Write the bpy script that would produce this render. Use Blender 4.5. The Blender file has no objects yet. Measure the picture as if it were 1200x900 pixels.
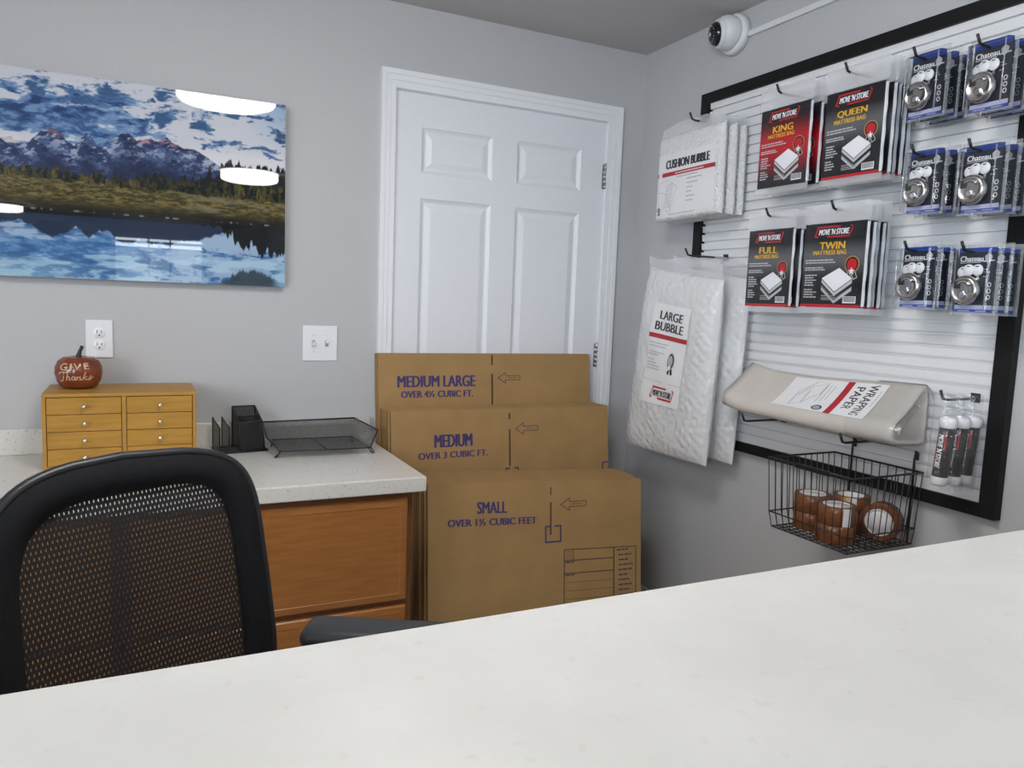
import bpy, bmesh, math, random
import numpy as np
from mathutils import Matrix, Vector
PI = math.pi
R = math.radians
random.seed(7)
sc = bpy.context.scene
C = sc.collection

# ------------------------------------------------------------------ camera, world, exposure
cam_d = bpy.data.cameras.new('camera'); cam = bpy.data.objects.new('camera', cam_d); C.objects.link(cam)
cam_d.sensor_width = 36.0; cam_d.lens = 26.768; cam_d.clip_start = 0.02
_r = Vector((0.89897849, -0.43639032, 0.03743211)); _u = Vector((0.01379891, 0.113639, 0.99342628)); _f = Vector((0.43777536, 0.89255233, -0.10818073))
cam.matrix_world = Matrix(((_r.x, _u.x, -_f.x, -1.94745), (_r.y, _u.y, -_f.y, -2.79133), (_r.z, _u.z, -_f.z, 1.29082), (0, 0, 0, 1)))
sc.camera = cam
w = bpy.data.worlds.new('world'); sc.world = w; w.use_nodes = True
w.node_tree.nodes['Background'].inputs[0].default_value = (0.75, 0.85, 1, 1)
w.node_tree.nodes['Background'].inputs[1].default_value = 0.5
sc.view_settings.view_transform = 'Standard'; sc.view_settings.look = 'None'
sc.view_settings.gamma = 1.0; sc.view_settings.use_curve_mapping = False
sc.view_settings.exposure = 0.63
LAMP_STRENGTH = 18.5
WINDOW_STRENGTH = 9.0
H = 2.348                      # ceiling
ROOM = (-5.0, 0.0, -11.2, 0.0)  # x0 x1 y0 y1

# ------------------------------------------------------------------ materials
def s2l(c):
    c = c / 255.0
    return c / 12.92 if c <= 0.04045 else ((c + 0.055) / 1.055) ** 2.4
def rgb(r, g, b): return (s2l(r), s2l(g), s2l(b), 1)
class NT:
    def __init__(s, name):
        s.m = bpy.data.materials.new(name); s.m.use_nodes = True; s.t = s.m.node_tree; s.t.nodes.clear()
        s.out = s.n('ShaderNodeOutputMaterial')
    def n(s, typ, **kw):
        nd = s.t.nodes.new(typ)
        for k, v in kw.items(): setattr(nd, k, v)
        return nd
    def l(s, a, b): s.t.links.new(a, b)
    def math(s, op, a, b=0.0, c=None):
        nd = s.n('ShaderNodeMath', operation=op)
        for i, q in enumerate((a, b, c)):
            if q is None: continue
            if isinstance(q, (int, float)): nd.inputs[i].default_value = q
            else: s.l(q, nd.inputs[i])
        return nd.outputs[0]
    def bsdf(s, col, rough=0.5, metal=0.0, spec=0.5):
        b = s.n('ShaderNodeBsdfPrincipled')
        if col is not None: b.inputs['Base Color'].default_value = col
        b.inputs['Roughness'].default_value = rough; b.inputs['Metallic'].default_value = metal
        b.inputs['Specular IOR Level'].default_value = spec
        return b
    def obj(s): return s.n('ShaderNodeTexCoord').outputs['Object']
    def noise(s, scale, detail=3, vec=None, rough=0.5):
        nd = s.n('ShaderNodeTexNoise'); nd.inputs['Scale'].default_value = scale; nd.inputs['Detail'].default_value = detail
        nd.inputs['Roughness'].default_value = rough
        s.l(vec if vec is not None else s.obj(), nd.inputs['Vector']); return nd.outputs[0]
    def ramp(s, fac, stops):
        nd = s.n('ShaderNodeValToRGB'); e = nd.color_ramp.elements
        while len(e) < len(stops): e.new(0.5)
        for i, (p, c) in enumerate(stops): e[i].position = p; e[i].color = c
        s.l(fac, nd.inputs[0]); return nd.outputs[0]
    def bump(s, h, b, strength=0.2, dist=0.002):
        nd = s.n('ShaderNodeBump'); nd.inputs['Strength'].default_value = strength; nd.inputs['Distance'].default_value = dist
        s.l(h, nd.inputs['Height']); s.l(nd.outputs[0], b.inputs['Normal'])
    def stretch(s, v):
        mp = s.n('ShaderNodeMapping'); mp.inputs['Scale'].default_value = v; s.l(s.obj(), mp.inputs[0]); return mp.outputs[0]
    def fin(s, sh): s.l(sh, s.out.inputs[0]); return s.m
def mul(c, k): return (c[0] * k, c[1] * k, c[2] * k, 1)
def plain(name, col, rough=0.5, metal=0.0, var=0.06, scale=30, bump=0.0, spec=0.5):
    t = NT(name); b = t.bsdf(col, rough, metal, spec); nz = t.noise(scale)
    t.l(t.ramp(nz, [(0.3, mul(col, 1 - var)), (0.7, mul(col, 1 + var))]), b.inputs['Base Color'])
    if bump: t.bump(nz, b, bump)
    return t.fin(b.outputs[0])
def wood(name, c1, c2, rough=0.35, axis=(1.2, 8, 14), scale=6):
    t = NT(name); b = t.bsdf(c1, rough); v = t.stretch(axis)
    n1 = t.noise(scale, 5, v, 0.65); 
    t.l(t.ramp(n1, [(0.35, c1), (0.65, c2)]), b.inputs['Base Color']); t.bump(n1, b, 0.05, 0.001)
    return t.fin(b.outputs[0])
def quartz(name, base, speck, vein, rough=0.25):
    t = NT(name); b = t.bsdf(base, rough)
    n1 = t.noise(160, 2); n2 = t.noise(3.2, 6, t.stretch((1, 1.8, 1)), 0.7)
    a = t.ramp(n1, [(0.28, speck), (0.36, base)]); v = t.ramp(n2, [(0.25, vein), (0.40, (1, 1, 1, 1))])
    m = t.n('ShaderNodeMix', data_type='RGBA', blend_type='MULTIPLY'); m.inputs[0].default_value = 1.0
    t.l(a, m.inputs[6]); t.l(v, m.inputs[7]); t.l(m.outputs[2], b.inputs['Base Color'])
    return t.fin(b.outputs[0])
def film(name, opacity=0.25, tint=(0.95, 0.96, 0.98, 1), rough=0.08, bscale=25, bstr=0.6, milky=0.0):
    """thin clear plastic: mostly see-through, a crinkled gloss, an optional milky body"""
    t = NT(name); tr = t.n('ShaderNodeBsdfTransparent'); tr.inputs[0].default_value = tint
    b = t.bsdf(tint, rough); b.inputs['Base Color'].default_value = tint
    nz = t.noise(bscale, 3, None, 0.6); t.bump(nz, b, bstr, 0.006)
    lw = t.n('ShaderNodeLayerWeight'); lw.inputs[0].default_value = 0.12
    fac = t.math('ADD', t.math('MULTIPLY', lw.outputs['Fresnel'], 0.9), opacity)
    g = t.n('ShaderNodeBsdfGlossy'); g.inputs['Roughness'].default_value = rough; t.l(b.inputs['Normal'].links[0].from_socket, g.inputs['Normal'])
    mb = t.n('ShaderNodeMixShader'); mb.inputs[0].default_value = milky; t.l(g.outputs[0], mb.inputs[1]); t.l(b.outputs[0], mb.inputs[2])
    mx = t.n('ShaderNodeMixShader'); t.l(fac, mx.inputs[0]); t.l(tr.outputs[0], mx.inputs[1]); t.l(mb.outputs[0], mx.inputs[2])
    return t.fin(mx.outputs[0])
def perforated(name, col, ax, k, thr, rough=0.5, kb=None):
    """woven or punched sheet: real see-through openings in the material, on two object axes"""
    t = NT(name); b = t.bsdf(col, rough); tr = t.n('ShaderNodeBsdfTransparent')
    sp = t.n('ShaderNodeSeparateXYZ'); t.l(t.obj(), sp.inputs[0])
    a = t.math('SINE', t.math('MULTIPLY', sp.outputs[ax[0]], k)); c = t.math('SINE', t.math('MULTIPLY', sp.outputs[ax[1]], kb or k))
    hole = t.math('GREATER_THAN', t.math('MULTIPLY', a, c), thr)
    mx = t.n('ShaderNodeMixShader'); t.l(hole, mx.inputs[0]); t.l(b.outputs[0], mx.inputs[1]); t.l(tr.outputs[0], mx.inputs[2])
    return t.fin(mx.outputs[0])
def gradient(name, stops, h, rough=0.3):
    """a printed card: colour bands along the card's own height"""
    t = NT(name); b = t.bsdf(None, rough); sp = t.n('ShaderNodeSeparateXYZ'); t.l(t.obj(), sp.inputs[0])
    t.l(t.ramp(t.math('DIVIDE', sp.outputs[2], h), stops), b.inputs['Base Color']); return t.fin(b.outputs[0])
def emit(name, col, s):
    t = NT(name); e = t.n('ShaderNodeEmission'); e.inputs[0].default_value = col; e.inputs[1].default_value = s; return t.fin(e.outputs[0])

M = {}
M['wall'] = plain('grey_wall_paint', (0.488, 0.494, 0.510, 1), 0.6, var=0.015, scale=90, bump=0.06)
M['ceiling'] = plain('grey_ceiling_paint', (0.56, 0.55, 0.55, 1), 0.8, var=0.02, scale=60, bump=0.05)
M['floor'] = wood('grey_plank_floor', (0.30, 0.27, 0.24, 1), (0.38, 0.34, 0.30, 1), 0.4, (1, 8, 1), 4)
M['trim'] = plain('white_trim_paint', (0.80, 0.82, 0.86, 1), 0.32, var=0.01)
M['door'] = plain('white_door_paint', (0.76, 0.78, 0.83, 1), 0.38, var=0.01, scale=80, bump=0.03)
M['plate'] = plain('white_plastic', (0.80, 0.81, 0.84, 1), 0.22, var=0.01)
M['steel'] = plain('brushed_steel', (0.55, 0.55, 0.56, 1), 0.3, 1.0, var=0.08)
M['chrome'] = plain('chrome', (0.8, 0.8, 0.82, 1), 0.12, 1.0, var=0.02)
M['lockmetal'] = plain('satin_lock_steel', (0.60, 0.575, 0.54, 1), 0.24, 1.0, var=0.05)
M['black'] = plain('black_plastic', (0.014, 0.015, 0.018, 1), 0.4, var=0.1)
M['blackwire'] = plain('black_coated_wire', (0.010, 0.010, 0.012, 1), 0.35, var=0.1)
M['frameblk'] = plain('black_frame_paint', (0.007, 0.007, 0.008, 1), 0.55, var=0.1, spec=0.25)
M['slot'] = plain('dark_slot', (0.02, 0.02, 0.02, 1), 0.6)
M['fabric'] = plain('black_chair_fabric', (0.0065, 0.0073, 0.009, 1), 0.85, var=0.35, scale=300, bump=0.5, spec=0.25)
M['chairmesh'] = perforated('black_mesh_weave', (0.010, 0.009, 0.009, 1), (0, 2), 880, 0.70, 0.7, 330)
M['pad'] = plain('soft_black_arm_pad', (0.022, 0.025, 0.030, 1), 0.45, var=0.05)
M['orgmesh'] = perforated('black_steel_mesh', (0.012, 0.012, 0.013, 1), (0, 2), 2200, 0.55, 0.45)
M['orgmesh_side'] = perforated('black_steel_mesh_side', (0.012, 0.012, 0.013, 1), (1, 2), 2200, 0.55, 0.45)
M['traymesh'] = perforated('grey_steel_mesh', (0.035, 0.036, 0.037, 1), (0, 2), 1250, 0.16, 0.45)
M['traymesh_side'] = perforated('grey_steel_mesh_side', (0.06, 0.06, 0.06, 1), (1, 2), 1700, 0.2, 0.45)
M['traymesh_floor'] = perforated('grey_steel_mesh_floor', (0.03, 0.031, 0.032, 1), (0, 1), 1700, 0.42, 0.45)
M['quartz'] = quartz('white_quartz_desk_top', (0.66, 0.65, 0.62, 1), (0.36, 0.34, 0.31, 1), (0.86, 0.86, 0.85, 1), 0.22)
def _counter():
    t = NT('white_marbled_counter'); b = t.bsdf(None, .3); n1 = t.noise(9, 5, None, .6); n2 = t.noise(5, 6, t.stretch((.6, 1.6, 1)), .75); n3 = t.noise(70, 2)
    a = t.ramp(n1, [(.35, (.60, .60, .58, 1)), (.65, (.655, .655, .64, 1))]); v = t.ramp(n2, [(.27, (.80, .785, .75, 1)), (.37, (1, 1, 1, 1))]); c = t.ramp(n3, [(.26, (.94, .935, .92, 1)), (.34, (1, 1, 1, 1))])
    for q in (v, c):
        m = t.n('ShaderNodeMix', data_type='RGBA', blend_type='MULTIPLY'); m.inputs[0].default_value = 1.0; t.l(a, m.inputs[6]); t.l(q, m.inputs[7]); a = m.outputs[2]
    t.l(a, b.inputs['Base Color']); return t.fin(b.outputs[0])
M['counter'] = _counter()
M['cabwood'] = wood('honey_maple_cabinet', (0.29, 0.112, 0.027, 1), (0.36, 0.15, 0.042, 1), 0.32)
M['cabdark'] = wood('dark_red_cabinet_wood', (0.15, 0.052, 0.02, 1), (0.19, 0.07, 0.028, 1), 0.4, (14, 8, 1.2))  # dark red-brown wood for stiles and cabinet bodies
M['oak'] = wood('light_oak_chest', (0.36, 0.182, 0.022, 1), (0.47, 0.25, 0.040, 1), 0.5, (1, 6, 10), 7)
M['oakframe'] = wood('light_oak_chest_frame', (0.40, 0.20, 0.028, 1), (0.45, 0.235, 0.042, 1), 0.5, (1, 6, 6), 9)
M['card'] = plain('brown_cardboard', (0.36, 0.225, 0.098, 1), 0.8, var=0.07, scale=9, spec=0.2)
M['cardedge'] = plain('cardboard_cut_edge', (0.24, 0.15, 0.07, 1), 0.9, var=0.35, scale=160, spec=0.1)
M['ink'] = plain('violet_box_ink', (0.045, 0.033, 0.14, 1), 0.7)
M['inkthin'] = plain('brown_violet_line_ink', (0.085, 0.045, 0.055, 1), 0.7)
M['cut'] = plain('slot_cut', (0.075, 0.04, 0.02, 1), 0.9)
M['pumpkin'] = plain('orange_glazed_pumpkin', (0.20, 0.050, 0.020, 1), 0.16, var=0.2, scale=18)
M['stem'] = plain('dark_stem', (0.02, 0.014, 0.014, 1), 0.4)
M['cream'] = plain('cream_lettering', (0.62, 0.42, 0.30, 1), 0.5)
M['white'] = plain('white_print', (0.82, 0.82, 0.84, 1), 0.35, var=0.01)
M['ink_k'] = plain('black_print', (0.012, 0.012, 0.014, 1), 0.35)
M['red'] = plain('red_print', (0.52, 0.012, 0.022, 1), 0.35)
M['barred'] = plain('label_red_bar', (0.42, 0.02, 0.03, 1), 0.4)
M['yellow'] = plain('yellow_print', (0.80, 0.46, 0.02, 1), 0.35)
M['greytxt'] = plain('grey_small_print', (0.42, 0.42, 0.43, 1), 0.4)
M['lighttxt'] = plain('light_small_print', (0.55, 0.56, 0.58, 1), 0.4)
M['blue'] = plain('blue_print', (0.025, 0.065, 0.36, 1), 0.3)
M['navy'] = plain('navy_card', (0.018, 0.021, 0.034, 1), 0.3)
M['lilac'] = plain('pale_lilac_band', (0.42, 0.44, 0.58, 1), 0.3)
M['label'] = plain('white_paper_label', (0.78, 0.78, 0.80, 1), 0.4, var=0.01)
M['clear'] = film('clear_polybag', 0.02, (0.97, 0.975, 0.985, 1), 0.08, 30, 0.5)
M['rimfilm'] = film('blister_rim', 0.34, (0.86, 0.89, 0.93, 1), 0.1, 12, 0.2, 0.6)
M['tubebag'] = film('crinkled_tube_bag', 0.10, (0.95, 0.96, 0.97, 1), 0.1, 45, 0.9, 0.35)
M['haze'] = film('hazy_polybag', 0.42, (0.90, 0.91, 0.93, 1), 0.12, 30, 0.6, 0.75)
M['blister'] = film('clear_blister_shell', 0.03, (0.95, 0.96, 0.98, 1), 0.06, 12, 0.15)
M['whitefilm'] = plain('folded_white_film', (0.74, 0.76, 0.80, 1), 0.25, var=0.05, scale=60, bump=0.5)
M['slat'] = plain('white_slatwall', (0.76, 0.765, 0.785, 1), 0.33, var=0.01)
M['kraft'] = plain('newsprint_paper', (0.57, 0.53, 0.49, 1), 0.6, var=0.05, scale=8, bump=0.1)
M['tape'] = plain('brown_packing_tape', (0.19, 0.07, 0.028, 1), 0.2, var=0.15, scale=40)
M['tapeedge'] = plain('tape_roll_side', (0.17, 0.06, 0.028, 1), 0.35, var=0.2, scale=90)
M['core'] = plain('white_cardboard_core', (0.72, 0.72, 0.73, 1), 0.6)
M['tan'] = plain('tan_stripe', (0.50, 0.27, 0.08, 1), 0.5)
M['foam'] = plain('white_end_cap', (0.80, 0.81, 0.83, 1), 0.4)
M['tubeblk'] = plain('dark_tube_sleeve', (0.025, 0.026, 0.026, 1), 0.3)
M['camwhite'] = plain('white_camera_shell', (0.70, 0.71, 0.74, 1), 0.3, var=0.01)
def _dome():
    t = NT('smoked_camera_dome'); b = t.bsdf((0.012, 0.012, 0.02, 1), 0.05); return t.fin(b.outputs[0])
M['dome'] = _dome()
def _bubble(name, milky, vs=42, bs=.45):
    t = NT(name); b = t.bsdf((0.90, 0.91, 0.92, 1), 0.05); vo = t.n('ShaderNodeTexVoronoi'); vo.inputs['Scale'].default_value = vs; t.l(t.obj(), vo.inputs['Vector'])
    h = t.math('ADD', t.math('MULTIPLY', vo.outputs['Distance'], -1.0), t.math('MULTIPLY', t.noise(28, 4), 1.2))
    t.bump(h, b, bs, 0.010)
    tl = t.n('ShaderNodeBsdfTranslucent'); tl.inputs[0].default_value = (0.80, 0.82, 0.85, 1)
    tr = t.n('ShaderNodeBsdfTransparent'); tr.inputs[0].default_value = (0.95, 0.96, 0.98, 1)
    m1 = t.n('ShaderNodeMixShader'); m1.inputs[0].default_value = 0.12; t.l(b.outputs[0], m1.inputs[1]); t.l(tl.outputs[0], m1.inputs[2])
    m2 = t.n('ShaderNodeMixShader'); t.l(m1.outputs[0], m2.inputs[2]); t.l(tr.outputs[0], m2.inputs[1])
    m2.inputs[0].default_value = milky
    return t.fin(m2.outputs[0])
M['bubble'] = _bubble('bubble_wrap', 0.76)
M['cushion'] = _bubble('small_bubble_wrap', 0.94, 110, .6)
M['lamp'] = emit('lamp_diffuser_glow', (1.0, 0.97, 0.93, 1), LAMP_STRENGTH)
M['daylight'] = emit('daylight_pane', (0.80, 0.90, 1.0, 1), WINDOW_STRENGTH)
M['street'] = emit('daylit_street_pane', (0.80, 0.90, 1.0, 1), WINDOW_STRENGTH * .22)

# ------------------------------------------------------------------ mesh builder
_text_cache = {}
def text_mesh(s, bold=0.0, shear=0.0):
    key = (s, bold, shear)
    if key not in _text_cache:
        cu = bpy.data.curves.new('lettering', 'FONT'); cu.body = s; cu.offset = bold; cu.shear = shear; cu.resolution_u = 3; cu.fill_mode = 'FRONT'
        ob = bpy.data.objects.new('lettering', cu); C.objects.link(ob)
        dg = bpy.context.evaluated_depsgraph_get(); me = bpy.data.meshes.new_from_object(ob.evaluated_get(dg))
        v = [tuple(x.co) for x in me.vertices]; f = [tuple(p.vertices) for p in me.polygons]
        bpy.data.objects.remove(ob); bpy.data.curves.remove(cu); bpy.data.meshes.remove(me)
        xs = [q[0] for q in v]; ys = [q[1] for q in v]
        x0, x1, y0, y1 = min(xs), max(xs), min(ys), max(ys)
        v = [((q[0] - x0) / (x1 - x0), (q[1] - y0) / (y1 - y0)) for q in v]
        _text_cache[key] = (v, f)
    return _text_cache[key]
class MB:
    def __init__(s): s.v = []; s.f = []; s.mi = []; s.sm = []; s.mats = []; s.M = Matrix.Identity(4)
    def mat(s, m):
        if m not in s.mats: s.mats.append(m)
        return s.mats.index(m)
    def add(s, vs, fs, mat, smooth=False, M=None):
        o = len(s.v); k = s.mat(mat); T = s.M @ M if M is not None else s.M
        s.v += [tuple(T @ Vector(q)) for q in vs]
        for f in fs: s.f.append(tuple(i + o for i in f)); s.mi.append(k); s.sm.append(smooth)
        return s
    def box(s, a, b, mat, bevel=0.0, seg=2, M=None, smooth=False):
        a, b = [min(p, q) for p, q in zip(a, b)], [max(p, q) for p, q in zip(a, b)]
        bm = bmesh.new(); bmesh.ops.create_cube(bm, size=1)
        for q in bm.verts: q.co = Vector([(a[i] + b[i]) / 2 + q.co[i] * (b[i] - a[i]) for i in range(3)])
        if bevel: bmesh.ops.bevel(bm, geom=bm.edges[:], offset=min(bevel, 0.49 * min(b[i] - a[i] for i in range(3))), segments=seg, affect='EDGES', profile=0.5)
        bm.verts.index_update(); s.add([tuple(q.co) for q in bm.verts], [[q.index for q in f.verts] for f in bm.faces], mat, smooth, M); bm.free(); return s
    def tube(s, pts, r, mat, n=8, closed=False, caps=True):
        pts = [Vector(p) for p in pts]; N = len(pts); rs = r if isinstance(r, (list, tuple)) else [r] * N
        T = []
        for i in range(N):
            a = pts[(i - 1) % N] if (closed or i > 0) else pts[i]; b = pts[(i + 1) % N] if (closed or i < N - 1) else pts[i]
            T.append((b - a).normalized())
        ref = Vector((0, 0, 1)) if abs(T[0].z) < 0.9 else Vector((1, 0, 0))
        nrm = (ref - T[0] * ref.dot(T[0])).normalized(); vs = []; fs = []
        for i in range(N):
            nrm = nrm - T[i] * nrm.dot(T[i]); nrm.normalize(); bi = T[i].cross(nrm)
            for k in range(n):
                a = 2 * PI * k / n; vs.append(tuple(pts[i] + (nrm * math.cos(a) + bi * math.sin(a)) * rs[i]))
        for i in range(N if closed else N - 1):
            j = (i + 1) % N
            for k in range(n): fs.append((i * n + k, i * n + (k + 1) % n, j * n + (k + 1) % n, j * n + k))
        if caps and not closed: fs.append(tuple(range(n))[::-1]); fs.append(tuple((N - 1) * n + k for k in range(n)))
        return s.add(vs, fs, mat, True)
    def lathe(s, prof, mat, n=24, M=None, smooth=True, fn=None):
        vs = []; fs = []; K = len(prof)
        for (r, z) in prof:
            for k in range(n):
                a = 2 * PI * k / n; rr = r * (fn(a, z) if fn else 1); vs.append((rr * math.cos(a), rr * math.sin(a), z))
        for i in range(K - 1):
            for k in range(n): fs.append((i * n + k, i * n + (k + 1) % n, (i + 1) * n + (k + 1) % n, (i + 1) * n + k))
        if prof[0][0] > 1e-6: fs.append(tuple(range(n))[::-1])
        if prof[-1][0] > 1e-6: fs.append(tuple((K - 1) * n + k for k in range(n)))
        return s.add(vs, fs, mat, smooth, M)
    def prism(s, poly, y0, y1, mat, smooth=False, M=None):
        """outline in XZ pushed along Y"""
        n = len(poly); vs = [(x, y0, z) for x, z in poly] + [(x, y1, z) for x, z in poly]
        fs = [tuple(range(n)), tuple(range(2 * n - 1, n - 1, -1))] + [(i, i + n, (i + 1) % n + n, (i + 1) % n) for i in range(n)]
        return s.add(vs, fs, mat, smooth, M)
    def grid(s, fn, nu, nv, mat, smooth=True):
        vs = [fn(i / nu, j / nv) for j in range(nv + 1) for i in range(nu + 1)]; w_ = nu + 1
        fs = [(j * w_ + i, j * w_ + i + 1, (j + 1) * w_ + i + 1, (j + 1) * w_ + i) for j in range(nv) for i in range(nu)]
        return s.add(vs, fs, mat, smooth)
    def build(s, name, parent=None, loc=(0, 0, 0), rot=(0, 0, 0)):
        me = bpy.data.meshes.new(name); me.from_pydata(s.v, [], s.f)
        for m in s.mats: me.materials.append(m)
        me.polygons.foreach_set('material_index', s.mi); me.polygons.foreach_set('use_smooth', s.sm); me.update()
        ob = bpy.data.objects.new(name, me); C.objects.link(ob); ob.location = loc; ob.rotation_euler = rot
        if parent: ob.parent = parent
        return ob
class Print(MB):
    """flat printing in a card's own x (right) / z (up) metres; each layer lies a hair further out (-Y) unless map() bends it"""
    def __init__(s, fn=None, lay=0.0005): super().__init__(); s.fn = fn; s.lay = lay
    def pts(s, p, layer): return [s.fn(x, z, layer * s.lay) if s.fn else (x, -layer * s.lay, z) for x, z in p]
    def poly(s, p, mat, layer=1): return s.add(s.pts(p, layer), [tuple(range(len(p)))], mat)
    def rect(s, x0, z0, x1, z1, mat, layer=1, n=1, m=1):
        p = [(x0 + (x1 - x0) * i / n, z0 + (z1 - z0) * j / m) for j in range(m + 1) for i in range(n + 1)]; w_ = n + 1
        return s.add(s.pts(p, layer), [(j * w_ + i, j * w_ + i + 1, (j + 1) * w_ + i + 1, (j + 1) * w_ + i) for j in range(m) for i in range(n)], mat)
    def line(s, p, w_, mat, layer=1, closed=False):
        q = list(p) + ([p[0]] if closed else [])
        for (ax, az), (bx, bz) in zip(q, q[1:]):
            d = math.hypot(bx - ax, bz - az) or 1; ex, ez = (bx - ax) / d * w_ / 2, (bz - az) / d * w_ / 2
            s.poly([(ax - ex + ez, az - ez - ex), (bx + ex + ez, bz + ez - ex), (bx + ex - ez, bz + ez + ex), (ax - ex - ez, az - ez + ex)], mat, layer)
        return s
    def disc(s, x, z, rx, rz, mat, layer=1, n=20): return s.poly([(x + rx * math.cos(2 * PI * k / n), z + rz * math.sin(2 * PI * k / n)) for k in range(n)], mat, layer)
    def ring(s, x, z, rx, rz, w_, mat, layer=1, n=20): return s.line([(x + rx * math.cos(2 * PI * k / n), z + rz * math.sin(2 * PI * k / n)) for k in range(n)], w_, mat, layer, True)
    def text(s, t, x0, x1, z0, z1, mat, layer=2, bold=0.0, shear=0.0, rot=0, tilt=0.0):
        v, f = text_mesh(t, 0.0, shear); k = bold * 1.7 * ((z1 - z0) if rot == 0 else (x1 - x0))
        if k:
            for i, d in enumerate((-k, -k / 2, k / 2, k)):
                if rot == 0: s.add(s.pts([(x0 + d + (x1 - x0) * a, z0 + (z1 - z0) * b + tilt * a) for a, b in v], layer + .05 * i), f, mat)
                else: s.add(s.pts([(x0 + (x1 - x0) * b, z1 + d - (z1 - z0) * a) for a, b in v], layer + .05 * i), f, mat)
        if rot == 0: p = [(x0 + (x1 - x0) * a, z0 + (z1 - z0) * b + tilt * a) for a, b in v]
        else: p = [(x0 + (x1 - x0) * b, z1 - (z1 - z0) * a) for a, b in v]      # reads downwards, tops to the right
        return s.add(s.pts(p, layer), f, mat)
    def words(s, x0, x1, z, h, mat, layer=2, fill=1.0, rnd=random):
        """a line of print too small to read"""
        x = x0; end = x0 + (x1 - x0) * fill
        while x < end - h:
            l = min(end - x, h * rnd.uniform(1.5, 4)); s.rect(x, z, x + l, z + h, mat, layer); x += l + h * 0.5
        return s
def empty(name, loc=(0, 0, 0), rot=(0, 0, 0), parent=None):
    o = bpy.data.objects.new(name, None); C.objects.link(o); o.location = loc; o.rotation_euler = rot; o.empty_display_size = 0.05
    if parent: o.parent = parent
    return o
def tag(o, label, cat, group=None):
    o['label'] = label; o['category'] = cat
    if group: o['group'] = group
    return o
def struct(o): o['kind'] = 'structure'; return o
def part(o, label): o['label'] = label; return o
def kids(o): return [c for c in bpy.data.objects if c.parent == o]
def copy_tree(o, parent=None):
    c = o.copy(); C.objects.link(c)
    if parent: c.parent = parent
    for ch in kids(o): copy_tree(ch, c)
    return c
RW = (0, 0, -PI / 2)        # things on the right wall: local -Y looks into the room, local X runs along the wall towards the camera
def rw(depth, y, z): return (-depth, y, z)

# ------------------------------------------------------------------ the room
x0, x1, y0, y1 = ROOM; T = 0.12
def wallbox(name, a, b, mat): return struct(MB().box(a, b, mat).build(name))
DX0, DX1, DZ = -1.097, -0.179, 2.048
m = MB(); m.box((x0 - T, 0, 0), (DX0, T, H), M['wall']); m.box((DX1, 0, 0), (T, T, H), M['wall']); m.box((DX0, 0, DZ), (DX1, T, H), M['wall']); struct(m.build('wall_back'))
wallbox('wall_right', (0, y0 - T, 0), (T, 0, H), M['wall'])
m = MB(); m.box((x0 - T, y0 - T, 0), (x0, -7.4, H), M['wall']); m.box((x0 - T, -3.4, 0), (x0, 0, H), M['wall']); m.box((x0 - T, -7.4, 0), (x0, -3.4, .85), M['wall']); m.box((x0 - T, -7.4, 2.1), (x0, -3.4, H), M['wall']); struct(m.build('wall_left'))
WX0, WX1, WZ0, WZ1 = -2.34, -0.95, 0.12, 2.13
m = MB(); m.box((x0, y0 - T, 0), (WX0, y0, H), M['wall']); m.box((WX1, y0 - T, 0), (x1, y0, H), M['wall'])
m.box((WX0, y0 - T, 0), (WX1, y0, WZ0), M['wall']); m.box((WX0, y0 - T, WZ1), (WX1, y0, H), M['wall']); struct(m.build('wall_front'))
wallbox('floor', (x0 - T, y0 - T, -0.1), (x1 + T, y1 + T, 0), M['floor'])
wallbox('ceiling', (x0 - T, y0 - T, H), (x1 + T, y1 + T, H + 0.1), M['ceiling'])
def base(name, a, b):
    m = MB(); m.box(a, b, M['trim'], 0.004); struct(m.build(name))
base('baseboard_right', (-0.014, y0, 0), (0, -0.002, 0.085))
base('baseboard_back', (-0.11, -0.014, 0), (-0.016, 0, 0.085))
win = struct(empty('window_1', ((WX0 + WX1) / 2, y0 - T / 2, WZ0)))
m = MB(); wv = (WX1 - WX0) / 2; hh = WZ1 - WZ0
m.box((-wv, -.03, 0), (-wv + .05, .03, hh), M['trim']); m.box((wv - .05, -.03, 0), (wv, .03, hh), M['trim']); m.box((-wv, -.03, 0), (wv, .03, .05), M['trim']); m.box((-wv, -.03, hh - .05), (wv, .03, hh), M['trim'])
for q in (-.16, .16): m.box((q - .012, -.02, .05), (q + .012, .02, hh - .05), M['trim'])
m.box((-wv + .05, -.02, hh - .13), (wv - .05, .02, hh - .09), M['trim']); m.box((-wv + .05, -.02, hh - .21), (wv - .05, .02, hh - .19), M['trim'])
struct(m.build('window_frame', win)); m = MB().box((-wv + .04, -.035, hh - .2), (wv - .04, -.028, hh - .04), M['daylight']).box((-wv + .04, -.035, .04), (wv - .04, -.028, hh - .2), M['street']); struct(m.build('window_pane', win))

win = struct(empty('fill_window', (x0 - T / 2, -5.4, .85)))  # unseen glowing window added to fill the room from the side
m = MB()
for q in (-2.0, -.67, .67, 2.0): m.box((-.03, q - .03, 0), (.03, q + .03, 1.25), M['trim'])
m.box((-.03, -2, 0), (.03, 2, .04), M['trim']); m.box((-.03, -2, 1.21), (.03, 2, 1.25), M['trim']); struct(m.build('window_frame', win))
struct(MB().box((-.03, -1.98, .03), (-.022, 1.98, 1.22), M['daylight']).build('window_pane', win))

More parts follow.
